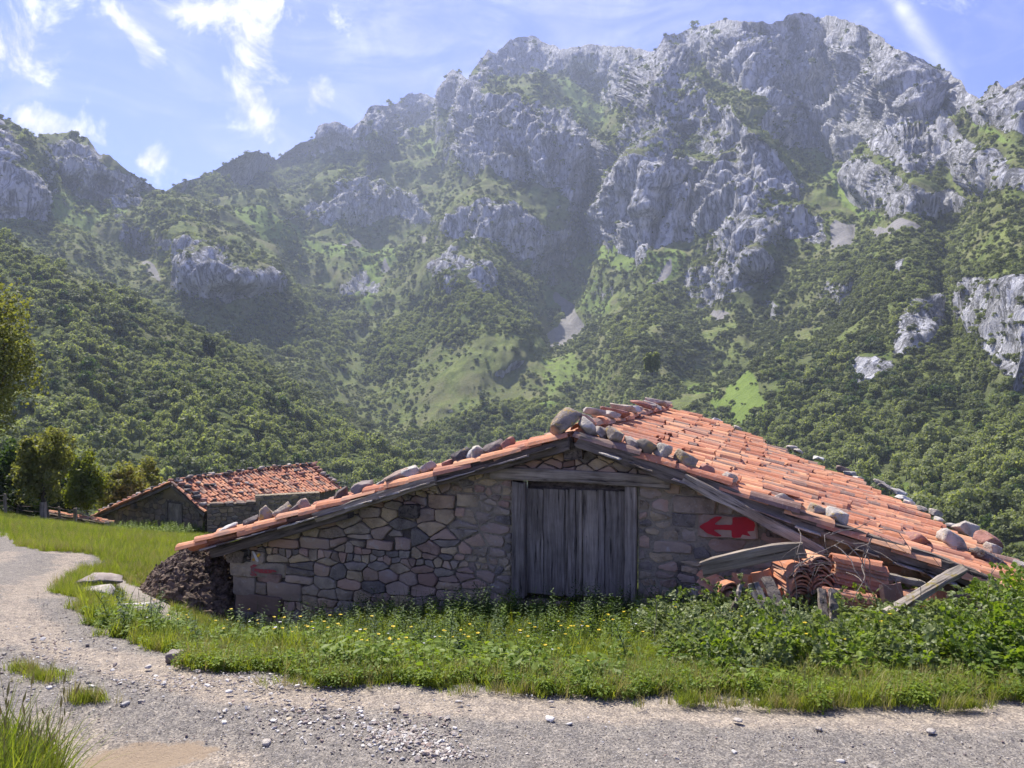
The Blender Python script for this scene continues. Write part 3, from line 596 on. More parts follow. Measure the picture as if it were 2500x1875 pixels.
SANDPX = [(190, 1860), (300, 1812), (400, 1798), (500, 1808), (538, 1835), (500, 1858), (430, 1866), (350, 1890), (200, 1900)]
SANDW = [tuple(p) for p in ground_hit([p[0] for p in SANDPX], [p[1] for p in SANDPX])]
PALEPX = [(915, 1790), (980, 1782), (1000, 1800), (950, 1818), (1010, 1830), (1100, 1830), (1160, 1850), (1080, 1850), (1030, 1840), (930, 1815)]
PALEW = [tuple(p) for p in ground_hit([p[0] for p in PALEPX], [p[1] for p in PALEPX])]
def spaced(lo, hi, dlo, dhi, d, gr):
    a = [dlo]
    while a[-1] < dhi: a.append(a[-1]+d)
    s = d
    while a[-1] < hi: s *= gr; a.append(a[-1]+s)
    s = d; b = [dlo]
    while b[-1] > lo: s *= gr; b.append(b[-1]-s)
    return np.array(b[::-1][:-1]+a)
gx = spaced(-110, 110, -8, 6, .05, 1.06); gy = spaced(-8, 150, 2.2, 10, .05, 1.045)
GX, GY = np.meshgrid(gx, gy); wob = .22*fbm(GX*2.2, GY*2.2, 4.1, 4)
rm = blur(blur(inpoly(GX+wob, GY+wob, ROADW).astype(float), 2, 0), 2, 1)
gm = blur(blur(inpoly(GX+wob*1.5, GY+wob, GRAVW).astype(float), 2, 0), 2, 1)
GZ = ground(GX, GY)+.05*(1-rm)*sstep(3.5, 4.5, GY)*0
# wheel tracks: worn pale bands that follow the lane
lane = np.array([(-1.9*6, 17), (-6.6, 11.6), (-5.0, 8.2), (-3.9, 5.9), (-2.9, 4.95), (-1.5, 4.2), (0, 3.95), (2, 3.85), (6, 3.75), (14, 3.7)])
lane2 = np.array([(-7.6, 11.6), (-6.0, 7.9), (-5.0, 5.9), (-4.2, 4.6), (-3.4, 3.9), (-1.5, 3.3), (0, 2.75), (2, 2.6), (6, 2.45), (14, 2.4)])
tr = np.exp(-(pdist(GX+wob*.6, GY+wob*.4, lane)/.24)**2)+.75*np.exp(-(pdist(GX+wob*.6, GY+wob*.4, lane2)/.30)**2)
tr = np.clip(tr+.35*(GX < -3.4)*(GY < 6), 0, 1)
GZ = GZ-.022*tr*(rm > .5)
sand = blur(blur(inpoly(GX+wob*.5, GY+wob*.3, SANDW).astype(float), 1, 0), 1, 1)
pale = blur(blur(inpoly(GX+wob*.6, GY+wob*.4, PALEW).astype(float), 1, 0), 1, 1)
Vg = np.stack([GX, GY, GZ], -1).reshape(-1, 3); Fg = grid_faces(len(gx), len(gy))
isr = (rm.ravel()[Fg].mean(1) > .5)
def sub_obj(name, sel, mat, attrs):
    f = Fg[sel]; u, inv = np.unique(f, return_inverse=True); o = obj(name, Vg[u], inv.reshape(f.shape), mat, smooth=True)
    for k, a in attrs.items(): setattr_f(o.data, k, a.ravel()[u])
    return tag(o, kind='structure')
road = sub_obj('gravel_track', isr, ROAD, {'track': tr, 'sand': sand, 'pale': pale})
meadow = sub_obj('meadow_ground', ~isr, SOIL, {'gravel': np.clip(gm+.55*np.clip(rm*2.2, 0, 1), 0, 1)})
def mask_at(M, x, y):
    j = np.clip(np.searchsorted(gx, x), 0, len(gx)-1); i = np.clip(np.searchsorted(gy, y), 0, len(gy)-1); return M[i, j]
# ------------------------------------------------------------------ building pieces
def beam(a, b, w, t, up=(0, 0, 1), R=rnd, n=7, jit=.008, ragged=.02, bow=0.0, taper=1.0):
    """weathered board or beam from a to b: w across, t thick along 'up'"""
    a = Vector(a); b = Vector(b); d = (b-a).normalized(); up = Vector(up); s = d.cross(up).normalized(); u = s.cross(d).normalized(); V = []
    cs = [(-.5, -.38), (-.42, -.5), (.42, -.5), (.5, -.38), (.5, .38), (.42, .5), (-.42, .5), (-.5, .38)]
    for i in range(n+1):
        f = i/n; p = a.lerp(b, f)+u*(bow*4*f*(1-f)+R.uniform(-1, 1)*jit*.6)+s*(R.uniform(-1, 1)*jit*.6); k = 1+(taper-1)*f
        for (x, y) in cs:
            e = (R.uniform(0, ragged) if i == 0 else (-R.uniform(0, ragged) if i == n else 0))
            V.append(p+s*(x*w*k+R.uniform(-1, 1)*jit)+u*(y*t*k+R.uniform(-1, 1)*jit*.7)+d*e)
    Fc = [(i*8+k, i*8+(k+1) % 8, (i+1)*8+(k+1) % 8, (i+1)*8+k) for i in range(n) for k in range(8)]
    Fc.append(tuple(range(8))[::-1]); Fc.append(tuple(n*8+k for k in range(8))); return [tuple(v) for v in V], Fc
def beam_obj(name, a, b, w, t, mat, parent=None, **k):
    """a beam whose local X runs along it, so the grain does too"""
    a = Vector(a); b = Vector(b); d = (b-a).normalized(); up = Vector(k.pop('up', (0, 0, 1))); s = d.cross(up).normalized(); u = s.cross(d).normalized()
    L = (b-a).length; V, Fc = beam((0, 0, 0), (L, 0, 0), w, t, **k); me = mesh_data(name, V, Fc, mat)
    M = Matrix(((d.x, -s.x, u.x, a.x), (d.y, -s.y, u.y, a.y), (d.z, -s.z, u.z, a.z), (0, 0, 0, 1)))
    o = place(name, me, M, parent); ORG[o.name] = np.array(a); return o
_ico = {}
def ico(sub):
    if sub not in _ico:
        bm = bmesh.new(); bmesh.ops.create_icosphere(bm, subdivisions=sub, radius=1); bm.verts.ensure_lookup_table()
        _ico[sub] = (np.array([v.co for v in bm.verts]), np.array([[v.index for v in f.verts] for f in bm.faces])); bm.free()
    return _ico[sub]
def rock_mesh(name, dims, mat, seed, sub=3, cuts=12, rough=.10):
    V, Fc = ico(sub); V = V.copy(); R = np.random.RandomState(seed)
    for _ in range(cuts//2):
        n = unit(R.normal(size=3)); dlim = R.uniform(.50, .76); dd = V@n; V = V-np.outer(np.maximum(dd-dlim, 0), n)
    for ax in range(3):
        for sg in (-1, 1):
            n = np.zeros(3); n[ax] = sg; n = unit(n+R.normal(size=3)*.18); dlim = R.uniform(.54, .74); dd = V@n; V = V-np.outer(np.maximum(dd-dlim, 0), n)
    V = V*(1+rough*fbm(V[:, 0]*2.4+seed*.37+.3, V[:, 1]*2.4+.4, V[:, 2]*2.4, 4, .65))[:, None]; V = V/np.abs(V).max(0)*np.array(dims)*.5
    return mesh_data(name, V, Fc, mat, False)
# ---- a rubble wall face: cells of a stretched Voronoi diagram, each cell a stone
def clip(poly, nx, ny, c):            # keep nx*x+ny*y <= c
    out = []
    for i in range(len(poly)):
        a = poly[i]; b = poly[(i+1) % len(poly)]; da = nx*a[0]+ny*a[1]-c; db = nx*b[0]+ny*b[1]-c
        if da <= 0: out.append(a)
        if (da < 0 < db) or (db < 0 < da): t = da/(da-db); out.append((a[0]+(b[0]-a[0])*t, a[1]+(b[1]-a[1])*t))
    return out
def area2(p): return .5*abs(sum(p[i][0]*p[(i+1) % len(p)][1]-p[(i+1) % len(p)][0]*p[i][1] for i in range(len(p))))
def rubble(u0, u1, z0, z1, planes, R, hrow=(.075, .16), asp=(1.1, 2.7), gap=.008, rects=()):
    """stone outlines (u, z) in a region bounded by half planes"""
    seeds = []; z = z0-.05
    while z < z1+.1:
        h = R.uniform(*hrow); u = u0-R.uniform(0, .2)
        while u < u1+.2:
            w = h*R.uniform(*asp)
            if w > h*2.0 and R.random() < .2 and h > .11:
                seeds.append((u+w/2, z+h*.27)); seeds.append((u+w/2+R.uniform(-.02, .02), z+h*.75))
            else: seeds.append((u+w/2+R.uniform(-.2, .2)*h, z+h/2+R.uniform(-.24, .24)*h))
            u += w
        z += h
    out = []; K = 1.7
    inr = lambda s: any(r[0]-.01 < s[0] < r[1]+.01 and r[2]-.01 < s[1] < r[3]+.01 for r in rects)
    S = np.array([s for s in seeds if not inr(s)]); Q = S*np.array([1, K])
    for i in range(len(S)):
        dd = np.hypot(*(Q-Q[i]).T); nb = np.argsort(dd)[1:16]
        c = [(S[i][0]-.35, S[i][1]-.25), (S[i][0]+.35, S[i][1]-.25), (S[i][0]+.35, S[i][1]+.25), (S[i][0]-.35, S[i][1]+.25)]
        for j in nb:
            nx = Q[j][0]-Q[i][0]; ny = (Q[j][1]-Q[i][1])*K; L = sqrt(nx*nx+ny*ny); m = (S[i]+S[j])/2
            c = clip(c, nx/L, ny/L, (nx*m[0]+ny*m[1])/L-gap*R.uniform(.6, 1.3))
            if len(c) < 3: break
        for nx, ny, cc in planes:
            if len(c) >= 3: c = clip(c, nx, ny, cc-.004)
        for r in rects:
            if len(c) < 3: break
            bx0 = min(p[0] for p in c); bx1 = max(p[0] for p in c); bz0 = min(p[1] for p in c); bz1 = max(p[1] for p in c)
            if bx1 > r[0] and bx0 < r[1] and bz1 > r[2] and bz0 < r[3]:
                opts = [clip(c, 1, 0, r[0]-.006), clip(c, -1, 0, -r[1]-.006), clip(c, 0, 1, r[2]-.006), clip(c, 0, -1, -r[3]-.006)]
                c = max(opts, key=lambda q: area2(q) if len(q) > 2 else 0)
        if len(c) >= 3 and area2(c) > .0012: out.append(c)
    return out
def soften(c, R, j=.0055):
    o = []; n = len(c)
    # drop very short edges first
    c = [c[i] for i in range(n) if math.dist(c[i], c[(i+1) % n]) > .012] or c; n = len(c)
    for i in range(n):
        a = c[i]; b = c[(i+1) % n]
        for t in ((.16, .84) if math.dist(a, b) < .06 else (.12, .5, .88) if math.dist(a, b) < .13 else (.07, .3, .5, .7, .93)): o.append((a[0]+(b[0]-a[0])*t+R.uniform(-j, j), a[1]+(b[1]-a[1])*t+R.uniform(-j, j)))
    return o
def stone_obj(c, frame, depth, mat, parent, R, proud=0.0, name='stone', tag_=None, raw=False, inn=.86):
    """a stone with outline c on a wall plane: frame = (origin, u axis, outward normal)"""
    o, u, nrm = frame; c = soften(c, R, .003) if not raw else c; sc_u = .5 if name == 'far' else 1; c = [(a+.013*float(pn(a*8, b*8, 1.1))+.007*float(pn(a*24, b*24, 5.1)), b+.013*float(pn(a*8, b*8, 8.1))+.007*float(pn(a*24, b*24, 3.1))) for a, b in c]; n = len(c); cx = sum(p[0] for p in c)/n; cz = sum(p[1] for p in c)/n
    tx = R.uniform(-.12, .12); tz = R.uniform(-.12, .12); V = []
    def pt(p, dpt): return o+u*p[0]+nrm*dpt+np.array([0, 0, p[1]])
    for k, dp in ((1.0, -.03), (1.0, depth-.014), (.955, depth-.003), (inn, depth+.002)):
        for p in c:
            q = (cx+(p[0]-cx)*k, cz+(p[1]-cz)*k); V.append(pt(q, dp+proud+((tx*(q[0]-cx)+tz*(q[1]-cz))+R.uniform(-.003, .003) if dp > 0 else 0)))
    V.append(pt((cx, cz), depth+.006+proud+R.uniform(-.004, .006)))
    Fc = [(r*n+i, r*n+(i+1) % n, (r+1)*n+(i+1) % n, (r+1)*n+i) for r in range(3) for i in range(n)]+[(3*n+i, 3*n+(i+1) % n, 4*n) for i in range(n)]
    return V, Fc
def orient(V, Fc, nrm):
    a, b, c = (np.array(V[i]) for i in Fc[-1][:3])
    return Fc if np.dot(np.cross(b-a, c-a), nrm) > 0 else [f[::-1] for f in Fc]
def quad_sheet(fn, nu, nv):
    V = [fn(i/(nu-1), j/(nv-1)) for j in range(nv) for i in range(nu)]; return V, grid_faces(nu, nv)
# ---- curved clay tile, local X runs down the slope, crest up
def tile_mesh(name, mat, L=.44, ra=.082, rb=.098, th=.014, n=7, bend=0.0, arc=2.5, chip=0.0, R=rnd):
    V = []; secs = 3
    for s in range(secs):
        f = s/(secs-1); r = ra+(rb-ra)*f; x = L*f
        for rr in (r, r-th):
            for k in range(n):
                a = (k/(n-1)-.5)*arc; xx = x+(R.uniform(-chip, .004) if s == secs-1 else R.uniform(-.004, .004))
                V.append((xx, rr*sin(a), rr*cos(a)-r*cos(arc/2)+bend*4*f*(1-f)))
    Fc = []; st = 2*n
    for s in range(secs-1):
        for k in range(n-1):
            a = s*st+k; Fc.append((a, a+st, a+st+1, a+1)); b = s*st+n+k; Fc.append((b, b+1, b+st+1, b+st))
        Fc.append((s*st, s*st+n, s*st+st+n, s*st+st)); e = s*st+n-1; Fc.append((e, e+st, e+st+n, e+n))
    for k in range(n-1):
        Fc.append((k, k+1, n+k+1, n+k)); a = (secs-1)*st+k; Fc.append((a, a+n, a+n+1, a+1))
    return mesh_data(name, V, Fc, mat)
_tr = random.Random(3)
TILES = [tile_mesh('tile', TILE, .44+_tr.uniform(-.02, .02), .080+_tr.uniform(-.004, .004), .098+_tr.uniform(-.004, .006), chip=c, R=_tr) for c in (0, 0, .02, 0, .05, .02)]
def mverts(me): a = np.zeros(len(me.vertices)*3, np.float32); me.vertices.foreach_get('co', a); return a.reshape(-1, 3).astype(float)
TV = [(mverts(t), [tuple(p.vertices) for p in t.polygons]) for t in TILES]
def tile_matrix(p, xdir, up, s=1.0, flip=False):
    x = Vector(xdir).normalized(); y = Vector(up).cross(x).normalized(); z = x.cross(y)
    if flip: y = -y; z = -z
    return Matrix(((x.x*s, y.x*s, z.x*s, p[0]), (x.y*s, y.y*s, z.y*s, p[1]), (x.z*s, y.z*s, z.z*s, p[2]), (0, 0, 0, 1)))
class Bin:          # joined pieces past the limits
    def __init__(s): s.V = []; s.F = []; s.n = 0
    def add(s, V, Fc, M=None):
        V = np.asarray(V, float)
        if M is not None: m = np.array(M); V = V@m[:3, :3].T+m[:3, 3]
        s.V.append(V); s.F.extend([tuple(i+s.n for i in f) for f in Fc]); s.n += len(V)
    def build(s, name, mat, parent, smooth=False):
        o = obj(name, np.concatenate(s.V), s.F, mat, parent, smooth); tag(o, kind='stuff'); return o

# ------------------------------------------------------------------ the near barn
BA_ = np.array([.66, 8.0]); BR = np.array([.316, .949]); BD = np.array([.949, -.316]); ZA = EYE-.545; SL = .335
BN = np.array([-.316, -.949, 0.0]); BU = np.array([.949, -.316, 0.0])
def RP(s, t, h=0.0):
    sag = .035*float(pn(s*.55+3, t*.6, .7))+.012*float(pn(s*1.7, t*1.9, 4.7)); xy = BA_+BR*s+BD*t; sl = SL if t >= 0 else .312
    return np.array([xy[0], xy[1], ZA-sl*abs(t)-(.03 if abs(t) < .1 else 0)+sag*(abs(t) > .05)+h])
def roof_hit(px, py, side=1):
    a = (px-CX)/F; b = (py-CY)/F; sl = SL if side > 0 else .325; M = np.array([[BR[0], BD[0], -a], [BR[1], BD[1], -1], [0, -sl*side, b]])
    s, t, Y = np.linalg.solve(M, [-BA_[0], -BA_[1], EYE-ZA]); return s, t
def verge_t(px, s=-.1):
    a = (px-CX)/F; x0, y0 = BA_+BR*s; return (a*y0-x0)/(BD[0]-a*BD[1])
def fac(px, py, off=0.0):            # facade coordinates (u, z) of a picture point
    a = (px-CX)/F; o = BA_-BR*off; u = (a*o[1]-o[0])/(BD[0]-a*BD[1]); Y = o[1]+BD[1]*u; return u, EYE-(py-CY)/F*Y
barn = empty('stone_barn', (BA_[0]+BR[0]*3, BA_[1]+BR[1]*3, -1.2), 'low stone barn in the foreground with a sagging orange tile roof and grey plank door', 'barn')
FR = (np.array([BA_[0], BA_[1], 0.0]), BU, BN)
def FP(u, z, d=0.0): return FR[0]+BU*u+BN*d+np.array([0, 0, z])
UL = fac(571, 1400)[0]; UR = fac(2400, 1400)[0]
d0, d1 = fac(1253, 1300)[0], fac(1556, 1300)[0]; zl = fac(1400, 1163)[1]; zs = fac(1400, 1462)[1]
print('facade', UL, UR, d0, d1, zl, zs)
ZB = -1.75
wall = None
# wall core: front behind the stones, side walls, back wall
def slab(name, u0, u1, z0f, z1f, d0_, d1_, nu=24, nv=12, parent=None, mat=MORTAR, pale=None, rough=.012):
    """mortar bed between u0..u1 with top z1f(u)"""
    V = []
    for j in range(nv):
        for i in range(nu):
            u = u0+(u1-u0)*i/(nu-1); a, b = z0f(u), z1f(u); z = a+(b-a)*j/(nv-1); V.append(FP(u, z, d0_+rough*float(fbm(u*9, z*9, .3, 2))))
    n = len(V)
    for j in range(nv):
        for i in range(nu):
            u = u0+(u1-u0)*i/(nu-1); a, b = z0f(u), z1f(u); z = a+(b-a)*j/(nv-1); V.append(FP(u, z, d1_))
    f = grid_faces(nu, nv); Fc = [tuple(q) for q in f]+[tuple(q[::-1]+n) for q in f]
    rim = [i for i in range(nu)]+[j*nu+nu-1 for j in range(1, nv)]+[(nv-1)*nu+i for i in range(nu-2, -1, -1)]+[j*nu for j in range(nv-2, 0, -1)]
    for a, b in zip(rim, rim[1:]+rim[:1]): Fc.append((a, a+n, b+n, b))
    o = obj(name, V, Fc, mat, parent)
    return o
def ztop(u): return ZA-(.335 if u > 0 else .312)*abs(u)-.055
wall = slab('wall', UL+.01, d0-.01, lambda u: ZB, ztop, .0, -.4, 60, 24, barn)
pa = np.array([sstep(-1.75, -1.0, (v.co.x+ORG['stone_barn'][0]-FR[0][0])*BU[0]+(v.co.y+ORG['stone_barn'][1]-FR[0][1])*BU[1])*.80+.04 for v in wall.data.vertices]); setattr_f(wall.data, 'pale', pa)
w2 = slab('wall', d1+.01, UR, lambda u: ZB, ztop, .010, -.4, 60, 30, barn); setattr_f(w2.data, 'pale', np.full(len(w2.data.vertices), .72))
w3 = slab('wall', d0-.02, d1+.02, lambda u: zl+.02, ztop, .0, -.4, 24, 6, barn); setattr_f(w3.data, 'pale', np.full(len(w3.data.vertices), .35))
w4 = slab('wall', d0-.02, d1+.02, lambda u: ZB, lambda u: zs-.05, -.012, -.4, 12, 6, barn); setattr_f(w4.data, 'pale', np.full(len(w4.data.vertices), .5))
def side_wall(u0, s0, s1, flip):
    o2 = np.array([BA_[0], BA_[1], 0])+BU*u0; r3 = np.array([BR[0], BR[1], 0]); V = []
    for s in np.linspace(s0, s1, 12):
        for dd in (0, .38*flip):
            for z in (-2.9, ZA-.335*abs(u0)-.10+(-.02)): p = o2+r3*s+BU*dd; V.append((p[0], p[1], z))
    Fc = []
    for i in range(11):
        a = i*4; b = a+4; Fc += [(a, b, b+1, a+1), (a+2, a+3, b+3, b+2), (a+1, b+1, b+3, a+3)]
    o = obj('wall', V, Fc, MORTAR, barn); setattr_f(o.data, 'pale', np.full(len(V), .5)); return o
side_wall(UL+.02, -.02, 7.8, 1); side_wall(3.2, 1.2, 5.2, -1); side_wall(1.7, 5.2, 7.6, -1)
# stones of the front: the plank-like long ones and the painted ones are laid first
RW = random.Random(21)
def rect_px(x0, y0, x1, y1): a = fac(x0, y1); b = fac(x1, y0); return (a[0], b[0], a[1], b[1])
LAID = [rect_px(571, 1376, 700, 1402), rect_px(571, 1406, 626, 1450), rect_px(572, 1455, 692, 1489), rect_px(573, 1492, 626, 1530), rect_px(616, 1345, 652, 1372),
        rect_px(660, 1315, 731, 1334), rect_px(735, 1314, 808, 1336), rect_px(1044, 1208, 1111, 1240), rect_px(1114, 1204, 1170, 1238), rect_px(894, 1320, 962, 1338),
        rect_px(628, 1400, 690, 1418), rect_px(655, 1424, 740, 1462), rect_px(966, 1312, 1006, 1340)]
LAID_R = [rect_px(1703, 1260, 1853, 1309), rect_px(1640, 1214, 1750, 1250), rect_px(1590, 1325, 1690, 1345), rect_px(1640, 1253, 1700, 1285), rect_px(1665, 1190, 1700, 1208)]
pl_left = [(-1, 0, -(UL+.0)), (1, 0, d0-.012), (-.312/1.0475, 1/1.0475, (ZA-.06)/1.0475), (0, -1, -ZB)]
pl_right = [(-1, 0, -(d1+.012)), (1, 0, UR), (.335/1.0546, 1/1.0546, (ZA-.06)/1.0546), (0, -1, -ZB)]
pl_topL = [(-1, 0, -d0), (1, 0, .0), (-.335/1.0546, 1/1.0546, (ZA-.10)/1.0546), (0, -1, -(zl+.03))]
pl_topR = [(-1, 0, .0), (1, 0, d1), (.335/1.0546, 1/1.0546, (ZA-.10)/1.0546), (0, -1, -(zl+.03))]
cells = [(c, 0) for c in rubble(UL, d0, ZB, ztop(d0), pl_left, RW, (.045, .15), (1.1, 3.3), .005, LAID)]
cells += [(c, 1) for c in rubble(d1, UR, ZB, ztop(d1), pl_right, RW, (.065, .145), (1.4, 3.6), .010, LAID_R)]
cells += [(c, 2) for c in rubble(d0, 0, zl, ZA, pl_topL, RW, (.05, .085), (1.8, 5), .006)]+[(c, 2) for c in rubble(0, d1, zl, ZA, pl_topR, RW, (.05, .085), (1.8, 5), .006)]
for r in LAID+LAID_R:
    c = [(r[0]+.008, r[2]), (r[1]-.008, r[2]+.003), (r[1], r[3]-.008), (r[0]+.004, r[3])]; k = 3 if r in (LAID[0], LAID_R[0], LAID[4]) else 0; cells.append((c, k))
def vis(c):   # stones above the ground, largest first
    cx = sum(p[0] for p in c)/len(c); cz = sum(p[1] for p in c)/len(c); p = FP(cx, cz); return cz > float(ground0(p[0], p[1]))-.08
cells = [q for q in cells if vis(q[0])]; cells.sort(key=lambda q: -area2(q[0])-(5 if q[1] == 3 else 0)); print('stones', len(cells))
small = Bin(); PAINTED = []
for i, (c, k) in enumerate(cells):
    cx = sum(p[0] for p in c)/len(c)
    flush = sstep(-1.8, -1.0, cx) if cx < d0 else (.9 if k == 1 else .3)
    dep = .034-.020*float(flush)+RW.uniform(-.007, .010)
    if k == 3: dep = .045
    if flush > .5 and k < 2:
        cz_ = sum(p[1] for p in c)/len(c); c = [(cx+(p[0]-cx)*.93, cz_+(p[1]-cz_)*.90) for p in c]
    V, Fc = stone_obj(c, FR, dep, ROCK_WALL, barn, RW, inn=.93 if k == 3 else RW.uniform(.84, .94)); Fc = orient(V, Fc, BN)
    if i < 290:
        o = obj('stone', V, Fc, ROCK_WALL, wall)
        if k == 3: PAINTED.append((c, V, Fc))
    else: small.add(V, Fc)
if small.n: small.build('small_stones', ROCK_WALL, wall)
# paint marks lie 2 mm proud of their stones
def painted(name, polys, mat, d=.056, label=None):
    """flat painted shapes given in picture points, brought onto the wall plane"""
    V = []; Fc = []
    for pl in polys:
        q = [fac(x, y) for x, y in pl]; q = soften(q, RW, .003); cx = sum(p[0] for p in q)/len(q); cz = sum(p[1] for p in q)/len(q); n = len(V)
        for u, z in q: V.append(FP(u, z, d))
        Fc.append(tuple(range(n, n+len(q))))
    V = [tuple(v) for v in V]; a, b, c = (np.array(V[i]) for i in Fc[0][:3])
    nn = sum(np.cross(np.array(V[Fc[0][i]])-np.array(V[Fc[0][0]]), np.array(V[Fc[0][(i+1) % len(Fc[0])]])-np.array(V[Fc[0][0]])) for i in range(len(Fc[0])))
    if np.dot(nn, BN) < 0: Fc = [f[::-1] for f in Fc]
    o = obj(name, V, Fc, mat, wall)
    if label: o['label'] = label
painted('painted_arrow', [[(1707, 1283), (1748, 1258), (1766, 1259), (1744, 1278), (1788, 1279), (1789, 1260), (1838, 1260), (1844, 1284), (1836, 1308), (1788, 1310), (1786, 1291), (1742, 1291), (1764, 1306), (1750, 1308), (1728, 1299)]], RED, .058, 'red painted arrow pointing left on a long wall stone')
painted('painted_arrow', [[(606, 1388), (628, 1374), (636, 1378), (626, 1385), (676, 1389), (684, 1393), (660, 1397), (628, 1394), (636, 1402), (622, 1404)]], RED_FADED, .058, 'faded red arrow on the corner stone')
painted('painted_stripe', [[(623, 1343), (628, 1343), (640, 1366), (637, 1370), (632, 1366)]], WHITE_P, .061, 'white stripe of a trail cross')
painted('painted_stripe', [[(622, 1364), (640, 1348), (644, 1352), (627, 1368)]], YELLOW_P, .0585, 'yellow stripe of a trail cross')
# lintel, posts, door, sill
def bpx(name, x0, y0, x1, y1, w, t, d, mat, parent=barn, **k):
    """a board between two picture points on the facade, standing d proud (centre)"""
    a = FP(*fac(x0, y0), 0)+BN*d; b = FP(*fac(x1, y1), 0)+BN*d; return beam_obj(name, a, b, w, t, mat, parent, **k)
bpx('lintel', 1203, 1152, 1640, 1178, .16, .125, .02, WOOD_H, up=(0, 0, 1), jit=.005, bow=.012)
def board_v(name, x, x2, ytop, ybot, t, d, parent, mat=WOOD_V, jit=.0035, xb=None):
    """upright board: spans x..x2 in the picture"""
    ua = fac(x, 1300)[0]; ub = fac(x2, 1300)[0]; zt = fac((x+x2)/2, ytop)[1]; zb = fac((x+x2)/2, ybot)[1]
    sh = 0 if xb is None else fac(xb, 1300)[0]-fac(x, 1300)[0]
    V, Fc = beam((0, 0, 0), (0, 0, zt-zb), ub-ua, t, up=tuple(BN), n=8, jit=jit, ragged=.02)
    uc = (ua+ub)/2; p = FP(uc+sh, zb, d)
    me = mesh_data(name, V, Fc, mat); M = Matrix.Translation(Vector(p))@Matrix.Shear('XY', 4, (0, 0)); o = place(name, me, Matrix.Translation(Vector(p)), parent); ORG[o.name] = p; return o
board_v('door_post', 1251, 1281, 1174, 1457, .11, .015, barn, jit=.005, xb=1254); board_v('door_post', 1527, 1556, 1184, 1474, .11, .015, barn, jit=.005)
door = obj('door', *quad_sheet(lambda a, b: tuple(FP(fac(1278, 1300)[0]+(fac(1530, 1300)[0]-fac(1278, 1300)[0])*a, zs-.03+(zl+.03-zs)*b, -.16)), 6, 6), WOOD_D, barn)
tag(door, label='double plank door of grey weathered boards')
ORG[door.name] = ORG['stone_barn']
for i, (a, b, yt, yb, dd) in enumerate([(1282, 1323, 1194, 1452, -.05), (1324.5, 1376, 1194, 1457, -.052), (1377.5, 1386, 1196, 1459, -.058), (1387, 1403, 1193, 1460, -.03), (1404, 1412, 1196, 1455, -.045), (1412.5, 1419, 1196, 1456, -.03),
                                        (1420, 1458, 1196, 1459, -.05), (1459, 1474, 1197, 1461, -.052), (1475.5, 1525, 1199, 1463, -.055)]):
    o = board_v('plank', a, b, yt, yb, .03, dd, door)
    if i in (3, 5): o['label'] = 'narrow pale batten where the leaves meet'
for x, y in [(1291, 1306), (1316, 1307), (1374, 1268), (1411, 1310), (1430, 1312), (1486, 1313), (1506, 1312), (1370, 1445), (1258, 1330), (1392, 1318)]:
    u, z = fac(x, y); V, Fc = tube([FP(u, z, -.04), FP(u, z, -.028)], [.006, .006], 6); obj('nail', V, Fc, WIRE, door)
rs = [(1190, 1470, 1300, 1500), (1302, 1474, 1420, 1504), (1422, 1478, 1560, 1506)]
for r in rs:
    q = rect_px(*r); c = [(q[0], q[2]), (q[1], q[2]), (q[1], q[3]), (q[0], q[3])]; V, Fc = stone_obj(c, FR, .06, ROCK_WALL, barn, RW, inn=.95); obj('sill_stone', V, orient(V, Fc, BN), ROCK_WALL, barn)
# beam ends and gable timber
for nm, x, y, w, h, m in [('ridge_beam', 1405, 1101, .20, .17, WOOD_D), ('purlin', 1008, 1246, .22, .15, WOOD_D), ('purlin', 588, 1352, .25, .16, WOOD_D), ('purlin', 1905, 1285, .24, .17, WOOD_D)]:
    u, z = fac(x, y); a = FP(u, z, .13); b = FP(u, z, -1.2); beam_obj(nm, a, b, w, h, m, barn, jit=.012, n=4, ragged=.03)
VG = .17   # verge boards stand this far in front
for (x0, y0, x1, y1, w, t, m, dd) in [(1398, 1082, 1035, 1178, .13, .09, WOOD_D, VG), (1068, 1168, 767, 1266, .11, .06, WOOD_H, VG+.07), (860, 1250, 515, 1350, .12, .09, WOOD_D, VG),
                                      (1408, 1073, 1700, 1180, .15, .10, WOOD_D, VG), (1690, 1172, 2010, 1298, .15, .09, WOOD_D, VG), (1668, 1166, 2015, 1352, .10, .05, WOOD_H, VG+.09),
                                      (1895, 1248, 2320, 1392, .16, .11, WOOD_D, VG), (2300, 1384, 2640, 1520, .15, .10, WOOD_D, VG), (1160, 1138, 1340, 1092, .05, .03, WOOD_D, .05)]:
    a = FP(*fac(x0, y0, -dd)) + BN*dd; b = FP(*fac(x1, y1, -dd))+BN*dd
    o = beam_obj('verge_board', FP(fac(x0, y0, dd)[0], fac(x0, y0, dd)[1], dd), FP(fac(x1, y1, dd)[0], fac(x1, y1, dd)[1], dd), t, w, m, barn, jit=.010, n=9, ragged=.05)
# ---- roof
TMX = [(-.4, 5.3), (.4, 4.9), (1.4, 4.4), (4.64, 3.46), (5.38, 2.68), (7.06, 1.86), (8.0, .25)]
def tmax(s): return float(np.interp(s, [a for a, b in TMX], [b for a, b in TMX]))
def deck_fn(side):
    def fn(a, b):
        s = -.16+8.1*b; tm = tmax(s) if side > 0 else 4.62; t = side*(.02+(tm-.08)*a); p = RP(s, t, -.035); return tuple(p)
    return fn
roof = obj('roof', *(lambda V, q: (V, [tuple(x) for x in q]))(*quad_sheet(deck_fn(1), 20, 24)), WOOD_D, barn)
V, q = quad_sheet(deck_fn(-1), 20, 24); roof2 = obj('roof_boarding', V, [tuple(x) for x in q], WOOD_D, barn)
RT = random.Random(5)
def slope_dir(side): v = np.array([BD[0]*side, BD[1]*side, -(SL if side > 0 else .325)]); return v/np.linalg.norm(v)
